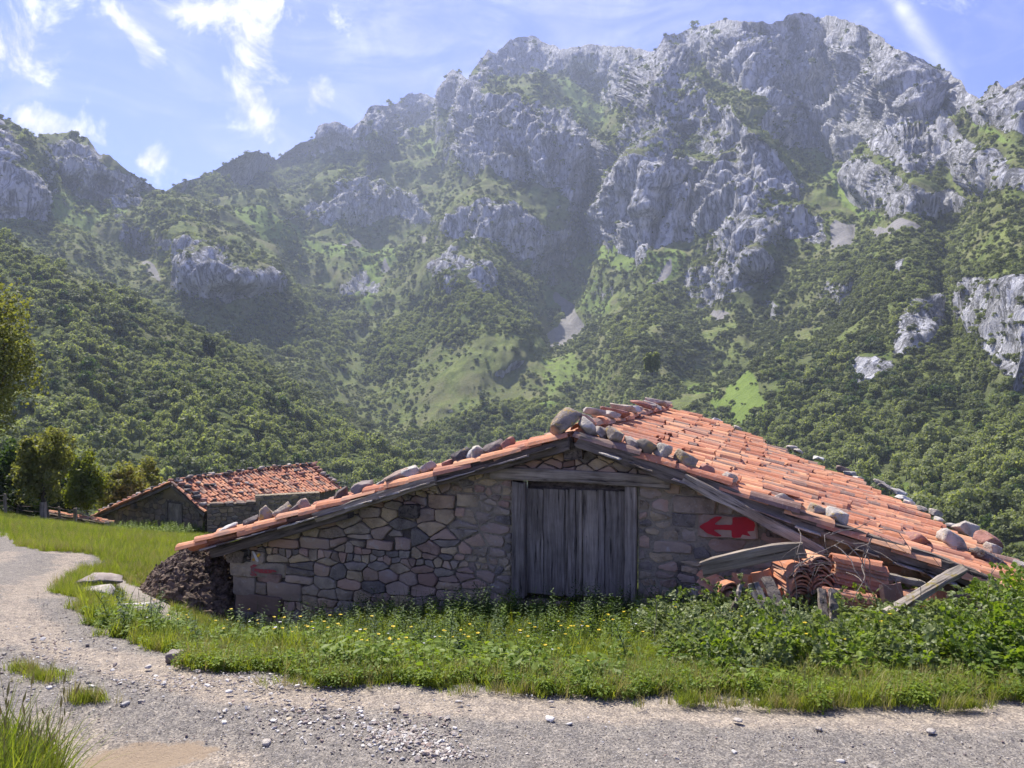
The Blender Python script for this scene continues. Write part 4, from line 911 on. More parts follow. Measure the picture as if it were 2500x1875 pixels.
TB = Bin(); UB = Bin(); tiles = []
pitch = .168
for side in (1, -1):
    xd = slope_dir(side); up = np.cross(np.array([BR[0], BR[1], 0]), xd)*side; up = up/np.linalg.norm(up); up = up if up[2] > 0 else -up
    s = -.17; ci = 0
    while s < 7.85:
        tm = (tmax(s) if side > 0 else 4.72)+RT.uniform(-.06, .12); t = .0; sj = RT.uniform(-.01, .01); expo = .285+RT.uniform(-.015, .015)
        nrow = int(tm/expo)
        for r in range(nrow):
            if side > 0 and RT.random() < .02 and ci > 1: continue
            tt = r*expo+RT.uniform(-.035, .035); skew = RT.gauss(0, .055); xx = Vector(xd)+Vector((BR[0], BR[1], 0))*skew+Vector((0, 0, 1))*RT.uniform(.035, .10)
            lift = .035+RT.uniform(-.008, .018)+(.035 if RT.random() < .07 else 0)
            sx = s+sj+RT.uniform(-.016, .016); p = RP(sx, side*max(tt, .02), lift)
            M = tile_matrix(p, xx, Vector(up)+Vector((BR[0], BR[1], 0))*RT.gauss(0, .14), RT.uniform(.95, 1.06)); k = RT.randrange(6)
            if side > 0: tiles.append((-(np.hypot(p[0], p[1])), M, k, ci))
            elif ci < 3: tiles.append((-3, M, k, ci))
            else: TB.add(*TV[k], M)
            # the channel tile between this column and the next, crown down
            p2 = RP(sx+pitch/2, side*max(tt-.1, .02), .03); M2 = tile_matrix(p2, xx, up, 1.0, True); UB.add(*TV[k], M2)
        s += pitch*RT.uniform(.95, 1.05); ci += 1
tiles.sort(key=lambda q: -q[0]); print('tiles', len(tiles))
for i, (d_, M, k, ci) in enumerate(tiles):
    if i < 297: place('tile', TILES[k], M, roof)
    else: TB.add(*TV[k], M)
TB.build('far_tiles', TILE, roof); UB.build('channel_tiles', TILE, barn)
# thin slates and laths that pack the verge under the tiles
for i in range(34):
    side = -1 if i < 20 else 1; t = side*(.25+(i % 20)*.215+RT.uniform(-.08, .08))*(1.0 if side < 0 else 1.5); p = RP(-.1, t, -.005); L = RT.uniform(.22, .45); xd = slope_dir(side)
    if abs(t) > 4.9: continue
    a = p-xd*L/2+BN*(.09+RT.uniform(0, .05)); b = p+xd*L/2+BN*(.09+RT.uniform(0, .05)); beam_obj('packing_slate', a-np.array([0, 0, .03]), b-np.array([0, 0, .02]), .16, RT.uniform(.012, .022), ROCK_GREY if i % 3 else WOOD_D, barn, n=4, jit=.004, ragged=.04)
# ridge cover tiles
s = .1
while s < 7.6:
    p = RP(s, .001, .10); place('ridge_tile', TILES[RT.randrange(6)], tile_matrix(p, (BR[0], BR[1], RT.uniform(-.02, .05)), (RT.gauss(0, .1), 0, 1), 1.15), barn); s += .36
# ------------------------------------------------------------------ weight stones on the near roof: each a thing of its own
def weight_stone(px, py, w, h, mat, label, s=-.06, rot=0.0, name='stone', plane=False, group='stones weighing down the barn roof', dz=0.0, deep=.8, cuts=14):
    seed = int(px*3+py)
    if plane: ss, t = roof_hit(px, py+h*.3); ss = max(-.1, min(ss, 7.9)); t = max(t, 0)
    else: ss = s; t = verge_t(px, s)
    p = RP(ss, t, 0); m = p[1]/F; W = w*m; H = h*m; me = rock_mesh(name, (W*1.06, W*deep+.03, H*1.15), mat, seed, 3, cuts)
    z = p[2]+.105+H*.42+dz; x_ = (px-CX)/F*p[1] if not plane else p[0]
    sl = (-SL if t > 0 else .325)*BD[0]; M = Matrix.Translation((x_, p[1], z))@Matrix.Rotation(-math.atan(sl)-rot, 4, 'Y')@Matrix.Rotation(rnd.uniform(-.3, .3)+.25, 4, 'Z')
    o = place(name, me, M); return tag(o, label, 'stone', group)
WS = weight_stone; Gy, Gp, Gd, Gl, Gr_ = ROCK_GREY, ROCK_PALE, ROCK_DARK, ROCK_LICHEN, ROCK_RED
WS(1374, 1020, 84, 40, Gl, 'largest stone, a tilted lichened slab lying at the roof peak', rot=.50, dz=.02)
WS(1437, 1024, 54, 28, Gy, 'pale grey stone just right of the big tilted slab on the roof peak', rot=-.45)
WS(1468, 1040, 40, 24, Gy, 'small stone under the heap of ridge slabs near the roof peak', rot=-.3)
WS(1500, 1054, 66, 32, Gl, 'long pale stone with yellow lichen, third stone right of the roof peak', rot=-.25)
WS(1553, 1066, 54, 20, Gy, 'flat grey stone between two lichened stones right of the peak', rot=-.3)
WS(1578, 1090, 48, 31, ROCK_LICHEN, 'rounded stone covered in orange lichen on the right verge', s=-.1, rot=-.2)
WS(1619, 1110, 42, 36, Gy, 'upright grey stone just right of the orange lichened stone')
WS(1674, 1131, 56, 36, Gl, 'broad pale stone beside a broken red tile on the right verge', rot=-.25)
WS(1722, 1150, 40, 26, Gr_, 'reddish wedge stone on the right verge below the broad pale stone', rot=-.2)
WS(1779, 1178, 38, 24, Gp, 'small pale square stone on the right verge above the painted arrow')
WS(1912, 1221, 46, 22, Gy, 'flat dark topped stone on the verge right of the painted arrow', rot=-.15)
WS(1989, 1246, 42, 33, Gl, 'rounded brown stone touching the bright white rock on the right verge')
WS(2036, 1262, 54, 36, Gp, 'bright white angular rock on the right verge above the tile stacks')
WS(2236, 1330, 56, 42, ROCK_RED, 'ochre flat slab lying among the tiles of the lower verge', rot=-.35, plane=True, dz=-.07, deep=1.0)
WS(2318, 1348, 70, 36, Gp, 'long pale stone on the lower right of the roof near its corner', rot=-.35, plane=True)
WS(2358, 1318, 58, 34, Gy, 'large grey stone on the far edge above the lower roof corner', plane=True)
WS(2418, 1352, 66, 34, Gr_, 'reddish block on the far edge at the lower roof corner', plane=True, rot=-.2)
WS(2424, 1368, 40, 22, Gp, 'small white stone lying against the dark slab at the lower corner', plane=True)
WS(2410, 1388, 98, 24, Gd, 'long dark purple slab near the lower right roof corner', plane=True, rot=-.12)
WS(2486, 1408, 34, 22, Gp, 'last pale stone at the right edge of the picture on the roof', plane=True)
LEFT = [(1238, 1066, 42, 24, Gr_, 'small red stone nearest the roof peak on its left side'), (1206, 1083, 56, 27, Gd, 'dark pointed slab left of the peak above the lintel'), (1164, 1098, 46, 30, Gy, 'pale fissured stone between two dark ones left of the peak'),
        (1150, 1092, 34, 24, Gp, 'small white stone behind the fissured one left of the peak'), (1126, 1103, 52, 33, Gd, 'big dark stone leaning on the tiles left of the peak'), (1093, 1118, 34, 18, Gr_, 'low reddish stone below the big dark leaning stone'),
        (1043, 1129, 40, 21, Gy, 'rounded stone upslope of the long pale slab on the left verge'), (1005, 1148, 50, 28, Gp, 'pale block lying at the upper end of the long slab on the left verge'), (968, 1150, 84, 22, Gy, 'long thin grey slab on the left verge halfway down'),
        (938, 1166, 40, 14, Gy, 'thin flat stone below the long grey slab'), (886, 1180, 52, 26, Gy, 'grey stone with broken end, second above the lone dark stone'), (832, 1199, 44, 22, Gd, 'smooth dark boulder alone on the left verge'),
        (740, 1226, 34, 26, Gy, 'leaning grey stone where the tiles break on the left verge'), (724, 1222, 30, 18, Gd, 'dark shard leaning beside the broken tiles'), (696, 1251, 44, 26, Gl, 'ochre stone low on the left verge'),
        (684, 1238, 32, 20, Gp, 'small white stone behind the ochre one on the left verge'), (649, 1256, 42, 32, Gl, 'craggy mossy stone low on the left verge'), (612, 1262, 40, 17, Gd, 'dark flat shard low on the left verge'), (558, 1281, 50, 15, Gp, 'lowest stone, a pale flat one near the left eave')]
for px, py, w, h, m, lb in LEFT: WS(px, py, w, h, m, lb, rot=rnd.uniform(.1, .4))
for i, (px, py, w, h) in enumerate([(1455, 1012, 40, 16), (1478, 1008, 44, 15), (1500, 1016, 46, 16), (1520, 1004, 52, 17), (1540, 1012, 44, 15), (1560, 998, 44, 15), (1537, 992, 32, 12), (1578, 1008, 40, 14), (1600, 1012, 32, 12), (1622, 1012, 36, 12), (1650, 1002, 40, 12), (1668, 1006, 34, 11), (1700, 1014, 30, 10)]):
    sx = .5+i*.58; p = RP(min(sx, 7.7), 0, .2); m = p[1]/F
    me = rock_mesh('ridge_slab', (w*m*1.5, w*m*1.1, h*m*1.2), [Gy, Gp, Gy, Gr_][i % 4], 300+i, 3, 10)
    o = place('ridge_slab', me, Matrix.Translation((p[0]-.02, p[1], p[2]+.0+(.05 if i % 3 == 1 else 0)))@Matrix.Rotation(.12+rnd.uniform(-.22, .22), 4, 'Y')@Matrix.Rotation(rnd.uniform(-.4, .4), 4, 'Z'))
    tag(o, ['nearest', 'second', 'third', 'fourth', 'fifth', 'sixth', 'seventh', 'eighth', 'ninth', 'tenth', 'eleventh', 'twelfth', 'farthest'][i]+' grey slab in the row of slabs along the barn ridge', 'stone', 'slabs heaped along the barn ridge')
NTH = ['first', 'second', 'third', 'fourth', 'fifth', 'sixth', 'seventh', 'eighth', 'ninth', 'tenth', 'eleventh', 'twelfth', 'thirteenth', 'fourteenth', 'fifteenth', 'sixteenth', 'seventeenth', 'eighteenth', 'nineteenth', 'twentieth', 'twenty-first', 'twenty-second']
FARE = [(1756, 1036, 26, 9), (1805, 1052, 24, 9), (1933, 1109, 26, 13), (1948, 1118, 26, 12), (2000, 1137, 28, 11), (2062, 1164, 36, 14), (2078, 1172, 30, 13), (2094, 1189, 26, 14), (2150, 1196, 34, 13), (2163, 1205, 40, 12), (2195, 1222, 48, 16), (2204, 1238, 38, 14), (2222, 1250, 36, 14), (2250, 1262, 34, 13), (2282, 1274, 32, 18), (2296, 1290, 30, 12), (2330, 1306, 40, 14)]
for i, (px, py, w, h) in enumerate(FARE): WS(px, py, w, h, [Gp, Gy, Gp, Gp][i % 4], NTH[i]+' pale stone from the ridge end along the far edge of the roof', plane=True, group='stones along the far edge of the barn roof')

# ------------------------------------------------------------------ stacks of spare tiles and old boards under the right verge
ORD = ['top', 'second', 'third', 'fourth', 'fifth', 'sixth', 'seventh', 'eighth', 'ninth', 'tenth', 'eleventh', 'twelfth', 'thirteenth', 'fourteenth', 'fifteenth', 'sixteenth', 'seventeenth', 'eighteenth']
def stack(px, py, Y, n, xdir, what, step=.030, jit=.05, roll=0.0, grp=None):
    top = at(px, py, Y); R = random.Random(int(px))
    for i in range(n):
        x = Vector(xdir).normalized()+Vector((R.gauss(0, jit), R.gauss(0, jit), R.gauss(0, .015))); p = Vector(top)-x.normalized()*.22+Vector((R.uniform(-.012, .012), R.uniform(-.012, .012), -.075-step*i))
        o = place('roof_tile', TILES[R.randrange(6)], tile_matrix(p, x, (roll, R.gauss(0, .03), 1)))
        tag(o, (ORD[i]+' tile from the top' if i else 'topmost tile')+' '+what, 'roof tile', grp or 'spare curved tiles stacked under the verge')
stack(1928, 1362, 6.75, 9, (.1, -1, 0), 'in the left arch-end stack beside the grey board')
stack(1986, 1345, 6.75, 9, (-.05, -1, 0), 'in the middle arch-end stack under the dead stems')
stack(2094, 1356, 6.6, 11, (1, -.12, -.22), 'in the long sideways stack lit by the sun', .034, .03)
stack(1752, 1402, 7.05, 8, (.25, -1, -.1), 'in the broken stack at the left near the wall', .034, .1)
stack(2072, 1438, 6.35, 7, (1, -.3, -.12), 'in the low stack in front of the long sideways one', .032, .08)
stack(2215, 1436, 6.5, 6, (1, .1, -.06), 'in the low stack right of the long one', .034, .06)
for px, py, Y, tx, lb in [(1856, 1392, 6.9, .25, 'single orange tile standing on end left of the arch-end stacks'), (1812, 1400, 7.0, -.1, 'dark tile standing on end behind the fallen boards'), (2172, 1424, 6.3, .1, 'tile standing on end right of the long stack'), (2290, 1442, 6.0, -.12, 'brown tile standing on end below the mossy board'),
                          (2338, 1450, 5.9, .1, 'red tile standing on end right of the mossy board'), (2240, 1450, 6.1, 0, 'pitted tile standing on end left of the mossy board'), (1884, 1440, 6.7, .3, 'tile leaning below the left arch-end stack'), (2395, 1470, 5.7, .05, 'red tile standing on end under the lower roof corner')]:
    p = at(px, py, Y); o = place('roof_tile', tile_mesh('roof_tile', TILE, .44, .085, .105, chip=.02), tile_matrix(p, (tx, -.15, -1), (tx*.2, -1, .15), 1.15)); tag(o, lb, 'roof tile', 'spare tiles standing on end')
for i, (px, Y) in enumerate([(1740, 7.15), (1800, 7.1), (1930, 6.95), (1990, 6.95), (2060, 6.8), (2130, 6.8), (2215, 6.7), (2290, 6.5), (2360, 6.2)]):
    x = (px-CX)/F*Y; z = float(ground0(x, Y)); me = rock_mesh('base_stone', (.42, .4, .5), ROCK_WALL, 700+i, 3, 8); o = place('base_stone', me, Matrix.Translation((x, Y+.12, z+.12)))
    tag(o, 'rough stone in shade under the spare tile stacks', 'stone', 'stones under the tile stacks')
def loose_board(name, a, b, w, t, mat, label, up=(0, 0, 1), **k): o = beam_obj(name, at(*a), at(*b), w, t, mat, None, up=up, **k); return tag(o, label, 'board')
loose_board('board', (1712, 1390, 6.95), (1968, 1342, 6.6), .035, .15, WOOD_H, 'wide grey board lying level above the broken tile stack', up=(.1, -.35, 1), bow=.03, jit=.006)
loose_board('board', (1838, 1420, 6.1), (1884, 1520, 5.9), .09, .025, WOOD_P, 'left of two grey boards leaning into the brambles', up=(0, -1, 0))
loose_board('board', (1868, 1405, 6.15), (1918, 1510, 5.9), .085, .03, WOOD_V, 'right of two grey boards leaning into the brambles', up=(0, -1, 0))
loose_board('board', (2006, 1437, 6.2), (2014, 1530, 6.0), .06, .03, WOOD_V, 'short upright stake left of the low tile stack', up=(0, -1, 0))
loose_board('board', (2034, 1436, 6.15), (2040, 1530, 6.0), .07, .03, WOOD_V, 'short upright stake in front of the low tile stack', up=(0, -1, 0))
loose_board('board', (2350, 1388, 6.0), (2165, 1500, 5.55), .075, .05, WOOD_P, 'long pale mossy board slanting out of the brambles', up=(0, -.4, 1))
loose_board('board', (2158, 1404, 6.6), (2262, 1428, 6.5), .07, .05, WOOD_P, 'mossy board lying right of the long tile stack')
loose_board('board', (1810, 1425, 6.5), (1796, 1475, 6.4), .03, .03, TWIG, 'thin stick standing beside the broken tile stack', up=(0, -1, 0))
loose_board('board', (1800, 1480, 6.3), (1760, 1530, 6.0), .1, .04, WOOD_D, 'dark rotten board in the weeds below the broken stack', up=(0, -1, 0))
dead = empty('dead_stems', at(2050, 1370, 6.5), 'tangle of bare dead bramble stems hanging over the tile stacks', 'dead branches'); RS = random.Random(9)
for i in range(30):
    px, py = RS.uniform(1930, 2160), RS.uniform(1290, 1400); p = at(px, py, RS.uniform(6.2, 6.5)); d = Vector((RS.uniform(-1, 1), RS.uniform(-.5, .3), RS.uniform(-.7, .35))).normalized(); pts = [Vector(p)]
    for k in range(RS.randint(3, 5)): d = (d+Vector((RS.uniform(-.5, .5), RS.uniform(-.3, .3), RS.uniform(-.6, .25)))).normalized(); pts.append(pts[-1]+d*RS.uniform(.06, .13))
    r = RS.uniform(.0025, .006); V, Fc = tube(pts, np.linspace(r, r*.4, len(pts)), 5); obj('stem', V, Fc, TWIG, dead)
for i in range(16):
    px, py = RS.uniform(1580, 2460), RS.uniform(1480, 1560); p = at(px, py, RS.uniform(5.6, 6.6)); d = Vector((RS.uniform(-.4, .4), RS.uniform(-.3, .1), 1)).normalized(); pts = [Vector(p)]
    for k in range(6): d = (d+Vector((RS.uniform(-.25, .25), RS.uniform(-.1, .1), RS.uniform(-.25, .05)))).normalized(); pts.append(pts[-1]+d*RS.uniform(.05, .11))
    V, Fc = tube(pts, np.linspace(.004, .0018, len(pts)), 5); obj('stem', V, Fc, TWIG, dead)

# ------------------------------------------------------------------ the second barn in the hollow
K2 = 1.2; A2 = np.array([-14.9*K2, 34*K2]); R2 = np.array([.52, .854]); D2 = np.array([.854, -.52]); Z2 = EYE-(1178-CY)/F*A2[1]; SR, SLF = .49, .335; LEN = 9.7; TR, TL = 2.62, 7.1
def sl2(t): return Z2-(SR*t if t > 0 else -SLF*t)
def RP2(s, t, h=0): xy = A2+R2*s+D2*t; return np.array([xy[0], xy[1], sl2(t)+.05*float(pn(s*.4, t*.5, 9.1))+h])
N2 = np.array([-R2[0], -R2[1], 0]); U2 = np.array([D2[0], D2[1], 0]); FR2 = (np.array([A2[0], A2[1], 0.0])+0*N2, U2, N2)
def fac2(px, py): a = (px-CX)/F; u = (a*A2[1]-A2[0])/(D2[0]-a*D2[1]); Y = A2[1]+D2[1]*u; return u, EYE-(py-CY)/F*Y
def FP2(u, z, d=0.0): return FR2[0]+U2*u+N2*d+np.array([0, 0, z])
b2 = empty('stone_barn', (A2[0]+R2[0]*4, A2[1]+R2[1]*4, -7.5), 'smaller stone barn down in the hollow with stone dotted tile roof', 'barn')
uL, uR = -6.75, 2.35; zb2 = Z2-4.6
zt2 = lambda u: sl2(u)-.14
def slab2(name, u0, u1, z0, ztf, parent, frame, thick=.4, pale=.3, nu=20):
    V = []; o, uu, nn = frame
    for dd in (0, -thick):
        for j in range(2):
            for i in range(nu): u = u0+(u1-u0)*i/(nu-1); z = z0 if j == 0 else ztf(u); V.append(o+uu*u+nn*dd+np.array([0, 0, z]))
    q = 2*nu; Fc = []
    for i in range(nu-1): Fc += [(i, i+1, nu+i+1, nu+i), (q+i+1, q+i, q+nu+i, q+nu+i+1), (nu+i, nu+i+1, q+nu+i+1, q+nu+i)]
    Fc += [(0, nu, q+nu, q), (nu-1, q+nu-1, q+2*nu-1, 2*nu-1)]
    ob = obj(name, V, Fc, MORTAR, parent); setattr_f(ob.data, 'pale', np.full(len(V), pale)); return ob
wall2 = slab2('wall', uL, uR, zb2, zt2, b2, FR2, pale=.42)
da, db = fac2(409, 1260)[0], fac2(447, 1260)[0]; dzt = fac2(428, 1224)[1]; dzb = fac2(428, 1300)[1]
RB = random.Random(77); rects = [(da-.08, db+.05, dzb-1, dzt), (fac2(396, 1220)[0], fac2(470, 1220)[0], fac2(430, 1221)[1], fac2(430, 1196)[1])]
ks = math.hypot(1, SR); kl = math.hypot(1, SLF)
pl2 = [(-1, 0, -uL), (1, 0, uR), (SR/ks, 1/ks, (Z2-.15)/ks), (-SLF/kl, 1/kl, (Z2-.15)/kl)]
c2 = [c for c in rubble(uL, uR, zb2, Z2, pl2, RB, (.2, .38), (1.1, 2.3), .016, rects)]
def gcheck(c, fp): cx = sum(p[0] for p in c)/len(c); cz = sum(p[1] for p in c)/len(c); p = fp(cx, cz); return cz > float(ground0(p[0], p[1]))-.2
c2 = [c for c in c2 if gcheck(c, FP2)]; print('barn2 stones', len(c2))
OCH = m_rock('ochre_wall_stone', [(.24, .18, .115), (.20, .155, .11), (.27, .205, .13), (.17, .135, .105), (.22, .155, .11), (.15, .125, .105)], 4, 0)
for c in c2:
    V, Fc = stone_obj(c, FR2, .05+RB.uniform(-.015, .02), OCH, wall2, RB, inn=.88); obj('stone', V, orient(V, Fc, N2), OCH, wall2)
r = rects[1]; c = [(r[0], r[2]), (r[1], r[2]), (r[1]-.1, r[3]), ((r[0]+r[1])/2+.15, r[3]+.28), (r[0]+.35, r[3])]; V, Fc = stone_obj(c, FR2, .08, OCH, b2, RB, inn=.95); obj('lintel_stone', V, orient(V, Fc, N2), OCH, b2)
door2 = obj('door', *(lambda V, q: (V, [tuple(x) for x in q]))(*quad_sheet(lambda a, b: tuple(FP2(da+(db-da)*a, dzb+(dzt-dzb)*b, .02)), 3, 3)), WOOD_D, b2); ORG[door2.name] = ORG[b2.name]
w_ = (db-da-.2)/4
for i in range(4):
    V, Fc = beam((0, 0, 0), (0, 0, dzt-dzb-.1), w_-.02, .05, up=tuple(N2), n=4, jit=.004); place('plank', mesh_data('plank', V, Fc, WOOD_V), Matrix.Translation(Vector(FP2(da+.2+w_*(i+.5), dzb, .07))), door2)
V, Fc = beam((0, 0, 0), (0, 0, dzt-dzb), .16, .1, up=tuple(N2), n=4, jit=.006); place('door_post', mesh_data('door_post', V, Fc, WOOD_D), Matrix.Translation(Vector(FP2(da+.06, dzb, .09))), b2)
for u in (-6.2, -3.4, 2.2): beam_obj('beam_end', FP2(u, sl2(u)-.38, .28), FP2(u, sl2(u)-.38, -.5), .32, .26, WOOD_D, b2, n=3)
for u0, u1 in ((-7.1, -3.4), (-3.5, -.02), (.02, 2.75)): beam_obj('verge_board', FP2(u0, sl2(u0)-.13, .22), FP2(u1, sl2(u1)-.13, .22), .12, .16, WOOD_D, b2, n=5, jit=.012)
def deck2(side):
    def fn(a, b): s = -.2+(LEN+.3)*b; t = side*(.01+((TR if side > 0 else TL)-.05)*a); return tuple(RP2(s, t, -.05))
    return fn
V, q = quad_sheet(deck2(1), 10, 16); rf2 = obj('roof', V, [tuple(x) for x in q], WOOD_D, b2)
V, q = quad_sheet(deck2(-1), 10, 16); obj('roof_boarding', V, [tuple(x) for x in q], WOOD_D, b2)
V = [];
for (s, t) in ((0, uR), (LEN-.2, uR), (LEN-.2, 0), (LEN-.2, -6.7), (0, -6.7)):
    xy = A2+R2*s+D2*t; V += [(xy[0], xy[1], zb2-1), (xy[0], xy[1], sl2(t)-.12)]
ob = obj('wall', V, [(0, 2, 3, 1), (2, 4, 5, 3), (4, 6, 7, 5), (6, 8, 9, 7)], MORTAR, b2); setattr_f(ob.data, 'pale', np.full(len(V), .3))
T2 = []; TB2 = Bin(); UB2 = Bin(); RT2 = random.Random(15)
for side in (1, -1):
    xd = np.array([D2[0]*side, D2[1]*side, -(SR if side > 0 else SLF)]); xd /= np.linalg.norm(xd); up = np.cross(np.array([R2[0], R2[1], 0]), xd); up = up if up[2] > 0 else -up
    s = -.2; ci = 0
    while s < LEN+.05:
        tm = TR if side > 0 else TL; ex = .33
        for r in range(int(tm/ex)+1):
            t = r*ex+RT2.uniform(-.05, .05); p = RP2(s+RT2.uniform(-.02, .02), side*max(t, .02), .05+RT2.uniform(-.01, .03)); xx = Vector(xd)+Vector((R2[0], R2[1], 0))*RT2.gauss(0, .06)+Vector((0, 0, .05))
            M = tile_matrix(p, xx, Vector(up)+Vector((R2[0], R2[1], 0))*RT2.gauss(0, .1), 1.16); k = RT2.randrange(6)
            if side > 0: T2.append((np.hypot(p[0], p[1]), M, k))
            elif ci < 1: T2.append((30, M, k))
            else: TB2.add(*TV[k], M)
            UB2.add(*TV[k], tile_matrix(RP2(s+.12, side*max(t-.1, .02), .04), xx, up, 1.15, True))
        s += .232*RT2.uniform(.95, 1.05); ci += 1
T2.sort(key=lambda q: q[0]); print('tiles2', len(T2))
for i, (d_, M, k) in enumerate(T2):
    if i < 297: place('tile', TILES[k], M, rf2)
    else: TB2.add(*TV[k], M)
TB2.build('far_tiles', TILE, rf2); UB2.build('channel_tiles', TILE, b2)
s = 0
while s < LEN: place('ridge_tile', TILES[RT2.randrange(6)], tile_matrix(RP2(s, 0, .13), (R2[0], R2[1], .02), (0, RT2.gauss(0, .1), 1), 1.3), b2); s += .42
RSM = [rock_mesh('stone', (.34, .28, .17), m, 900+i, 2, 8) for i, m in enumerate([Gd, Gy, Gd, Gr_, Gy])]
def small_stone(p, lb, grp, sc=1.0):
    k = RT2.randrange(5); o = place('stone', RSM[k], Matrix.Translation(Vector(p))@Matrix.Rotation(RT2.uniform(0, 6), 4, 'Z')@Matrix.Scale(sc*RT2.uniform(.8, 1.35), 4)); return tag(o, lb, 'stone', grp)
for i in range(22): small_stone(RP2(.1+i*.44+RT2.uniform(-.12, .12), RT2.uniform(-.1, .2), .26), NTH[i]+' small stone from the front along the ridge of the farther barn', 'stones on the farther barn ridge')
for i in range(15): small_stone(RP2(-.08, -.3-i*.46+RT2.uniform(-.1, .1), .2), NTH[i]+' small stone down from the peak on the left verge of the farther barn', 'stones on the left verge of the farther barn', 1.1)
for i in range(8): small_stone(RP2(RT2.uniform(-.1, .25), .25+i*.3, .22), NTH[i]+' small stone down from the peak on the right front verge of the farther barn', 'stones on the right front verge of the farther barn', 1.2)
for i in range(22): small_stone(RP2(RT2.uniform(.5, LEN-.3), RT2.uniform(.5, TR-.1), .2), 'dark stone lying on the tiled slope of the farther barn', 'stones on the slope of the farther barn', .85)
for i in range(8): small_stone(RP2(LEN-.1, .3+i*.3, .22), NTH[i]+' stone down from the ridge on the far end verge of the farther barn', 'stones on the right end verge of the farther barn', 1.2)
# yard wall of the second barn
ya = np.array([-15.45, 39.0]); yb = np.array([-10.3, 41.2]); yd = (yb-ya)/np.linalg.norm(yb-ya); FRY = (np.array([ya[0], ya[1], 0.0]), np.array([yd[0], yd[1], 0]), np.array([yd[1], -yd[0], 0])); YL = float(np.linalg.norm(yb-ya))
def facy(px, py): a = (px-CX)/F; u = (a*ya[1]-ya[0])/(yd[0]-a*yd[1]); return u, EYE-(py-CY)/F*(ya[1]+yd[1]*u)
ys, zlow = facy(624, 1226); _, zhi = facy(690, 1207); zby = zlow-2.6
yw = empty('yard_wall', (ya[0], ya[1], zby), 'rubble yard wall with flat capping stones beside the farther barn', 'stone wall')
wl = slab2('low_wall', 0, ys, zby, lambda u: zlow-.02, yw, FRY, .5, .35, 6); wh = slab2('high_wall', ys+.003, YL, zby, lambda u: zhi+(.0 if u < YL else 0), yw, FRY, .5, .62, 6)
def FPY(u, z): return FRY[0]+FRY[1]*u+np.array([0, 0, z])
cy = [(c, wl) for c in rubble(0, ys, zby+1.0, zlow-.16, [(-1, 0, 0), (1, 0, ys), (0, 1, zlow-.16)], RB, (.16, .32), (1.2, 2.4), .016)]+[(c, wh) for c in rubble(ys, YL, zby+1.0, zhi, [(-1, 0, -ys), (1, 0, YL), (0, 1, zhi)], RB, (.16, .3), (1.1, 2.0), .035)]
for c, par in cy:
    if not gcheck(c, FPY): continue
    V, Fc = stone_obj(c, FRY, .05+RB.uniform(-.02, .02) if par is wl else .06, OCH, par, RB, inn=.86); obj('stone', V, orient(V, Fc, FRY[2]), OCH, par)
u = 0
while u < ys-.2:
    L = min(RB.uniform(.5, .85), ys-u); me = rock_mesh('capping_stone', (L, .62, .24), OCH, int(u*100)+5, 3, 6); place('capping_stone', me, Matrix.Translation(Vector(FPY(u+L/2, zlow-.03))+Vector((0, .2, 0)))@Matrix.Rotation(math.atan2(yd[1], yd[0]), 4, 'Z'), yw); u += L*.97
# low tile-capped wall left of the second barn
ca = at(118, 1250, 40.5); cb = at(270, 1276, 41.6); cdv = cb-ca; Lc = np.linalg.norm(cdv[:2]); cu = cdv/np.linalg.norm(cdv)
FRC = (np.array([ca[0], ca[1], 0]), np.array([cdv[0], cdv[1], 0])/Lc, unit(np.array([cdv[1], -cdv[0], 0])))
cw = empty('tile_capped_wall', (ca[0], ca[1], ca[2]-1.5), 'low garden wall capped with broken red tiles left of the farther barn', 'stone wall')
ztc = lambda u: ca[2]+cdv[2]*u/Lc-.12
cwb = slab2('wall_body', 0, Lc, ca[2]-2.2, ztc, cw, FRC, .4, .3, 8)
for c in rubble(0, Lc, ca[2]-1.9, ca[2], [(-1, 0, 0), (1, 0, Lc), (-cdv[2]/Lc, 1, ca[2]-.16)], RB, (.16, .28), (1.2, 2.2), .016):
    V, Fc = stone_obj(c, FRC, .05, OCH, cwb, RB); obj('stone', V, orient(V, Fc, FRC[2]), OCH, cwb)
u = 0
while u < Lc:
    for k in range(3): p = ca+cu*u+np.array([0, -.1+.16*k, .0+RT2.uniform(-.02, .05)]); place('tile', TILES[RT2.randrange(6)], tile_matrix(p, Vector(cu)+Vector((RT2.gauss(0, .15), -.3+RT2.gauss(0, .2), .05)), (0, RT2.gauss(0, .2), 1), 1.1), cw)
    u += .33
# ------------------------------------------------------------------ fence
fence = empty('wire_fence', at(107, 1283, 36.5), 'wire fence on weathered wooden posts along the top of the meadow', 'fence')
tops = []
for (px, pt_, pb, Y, w) in [(-60, 1195, 1246, 34, .12), (14, 1205, 1250, 35, .10), (43, 1232, 1262, 38, .09), (107, 1226, 1286, 36.5, .24), (146, 1236, 1275, 40, .10), (182, 1240, 1292, 38.5, .15), (262, 1274, 1312, 37.5, .2)]:
    a = at(px, pb, Y); b = at(px+rnd.uniform(-3, 3), pt_, Y); V, Fc = beam(tuple(a-np.array([0, 0, .3])), tuple(b), w, w*.8, up=(0, 1, 0), n=5, jit=.012); obj('post', V, Fc, WOOD_V, fence); tops.append((a, b))
for f in (.35, .62, .9):
    for (a, b), (c, d_) in zip(tops[:-1], tops[1:]):
        p = a+(b-a)*f; q = c+(d_-c)*f; pts = [p+(q-p)*k/6-np.array([0, 0, .05*sin(pi*k/6)]) for k in range(7)]; V, Fc = tube(pts, [.011]*7, 4); obj('wire', V, Fc, WIRE, fence)
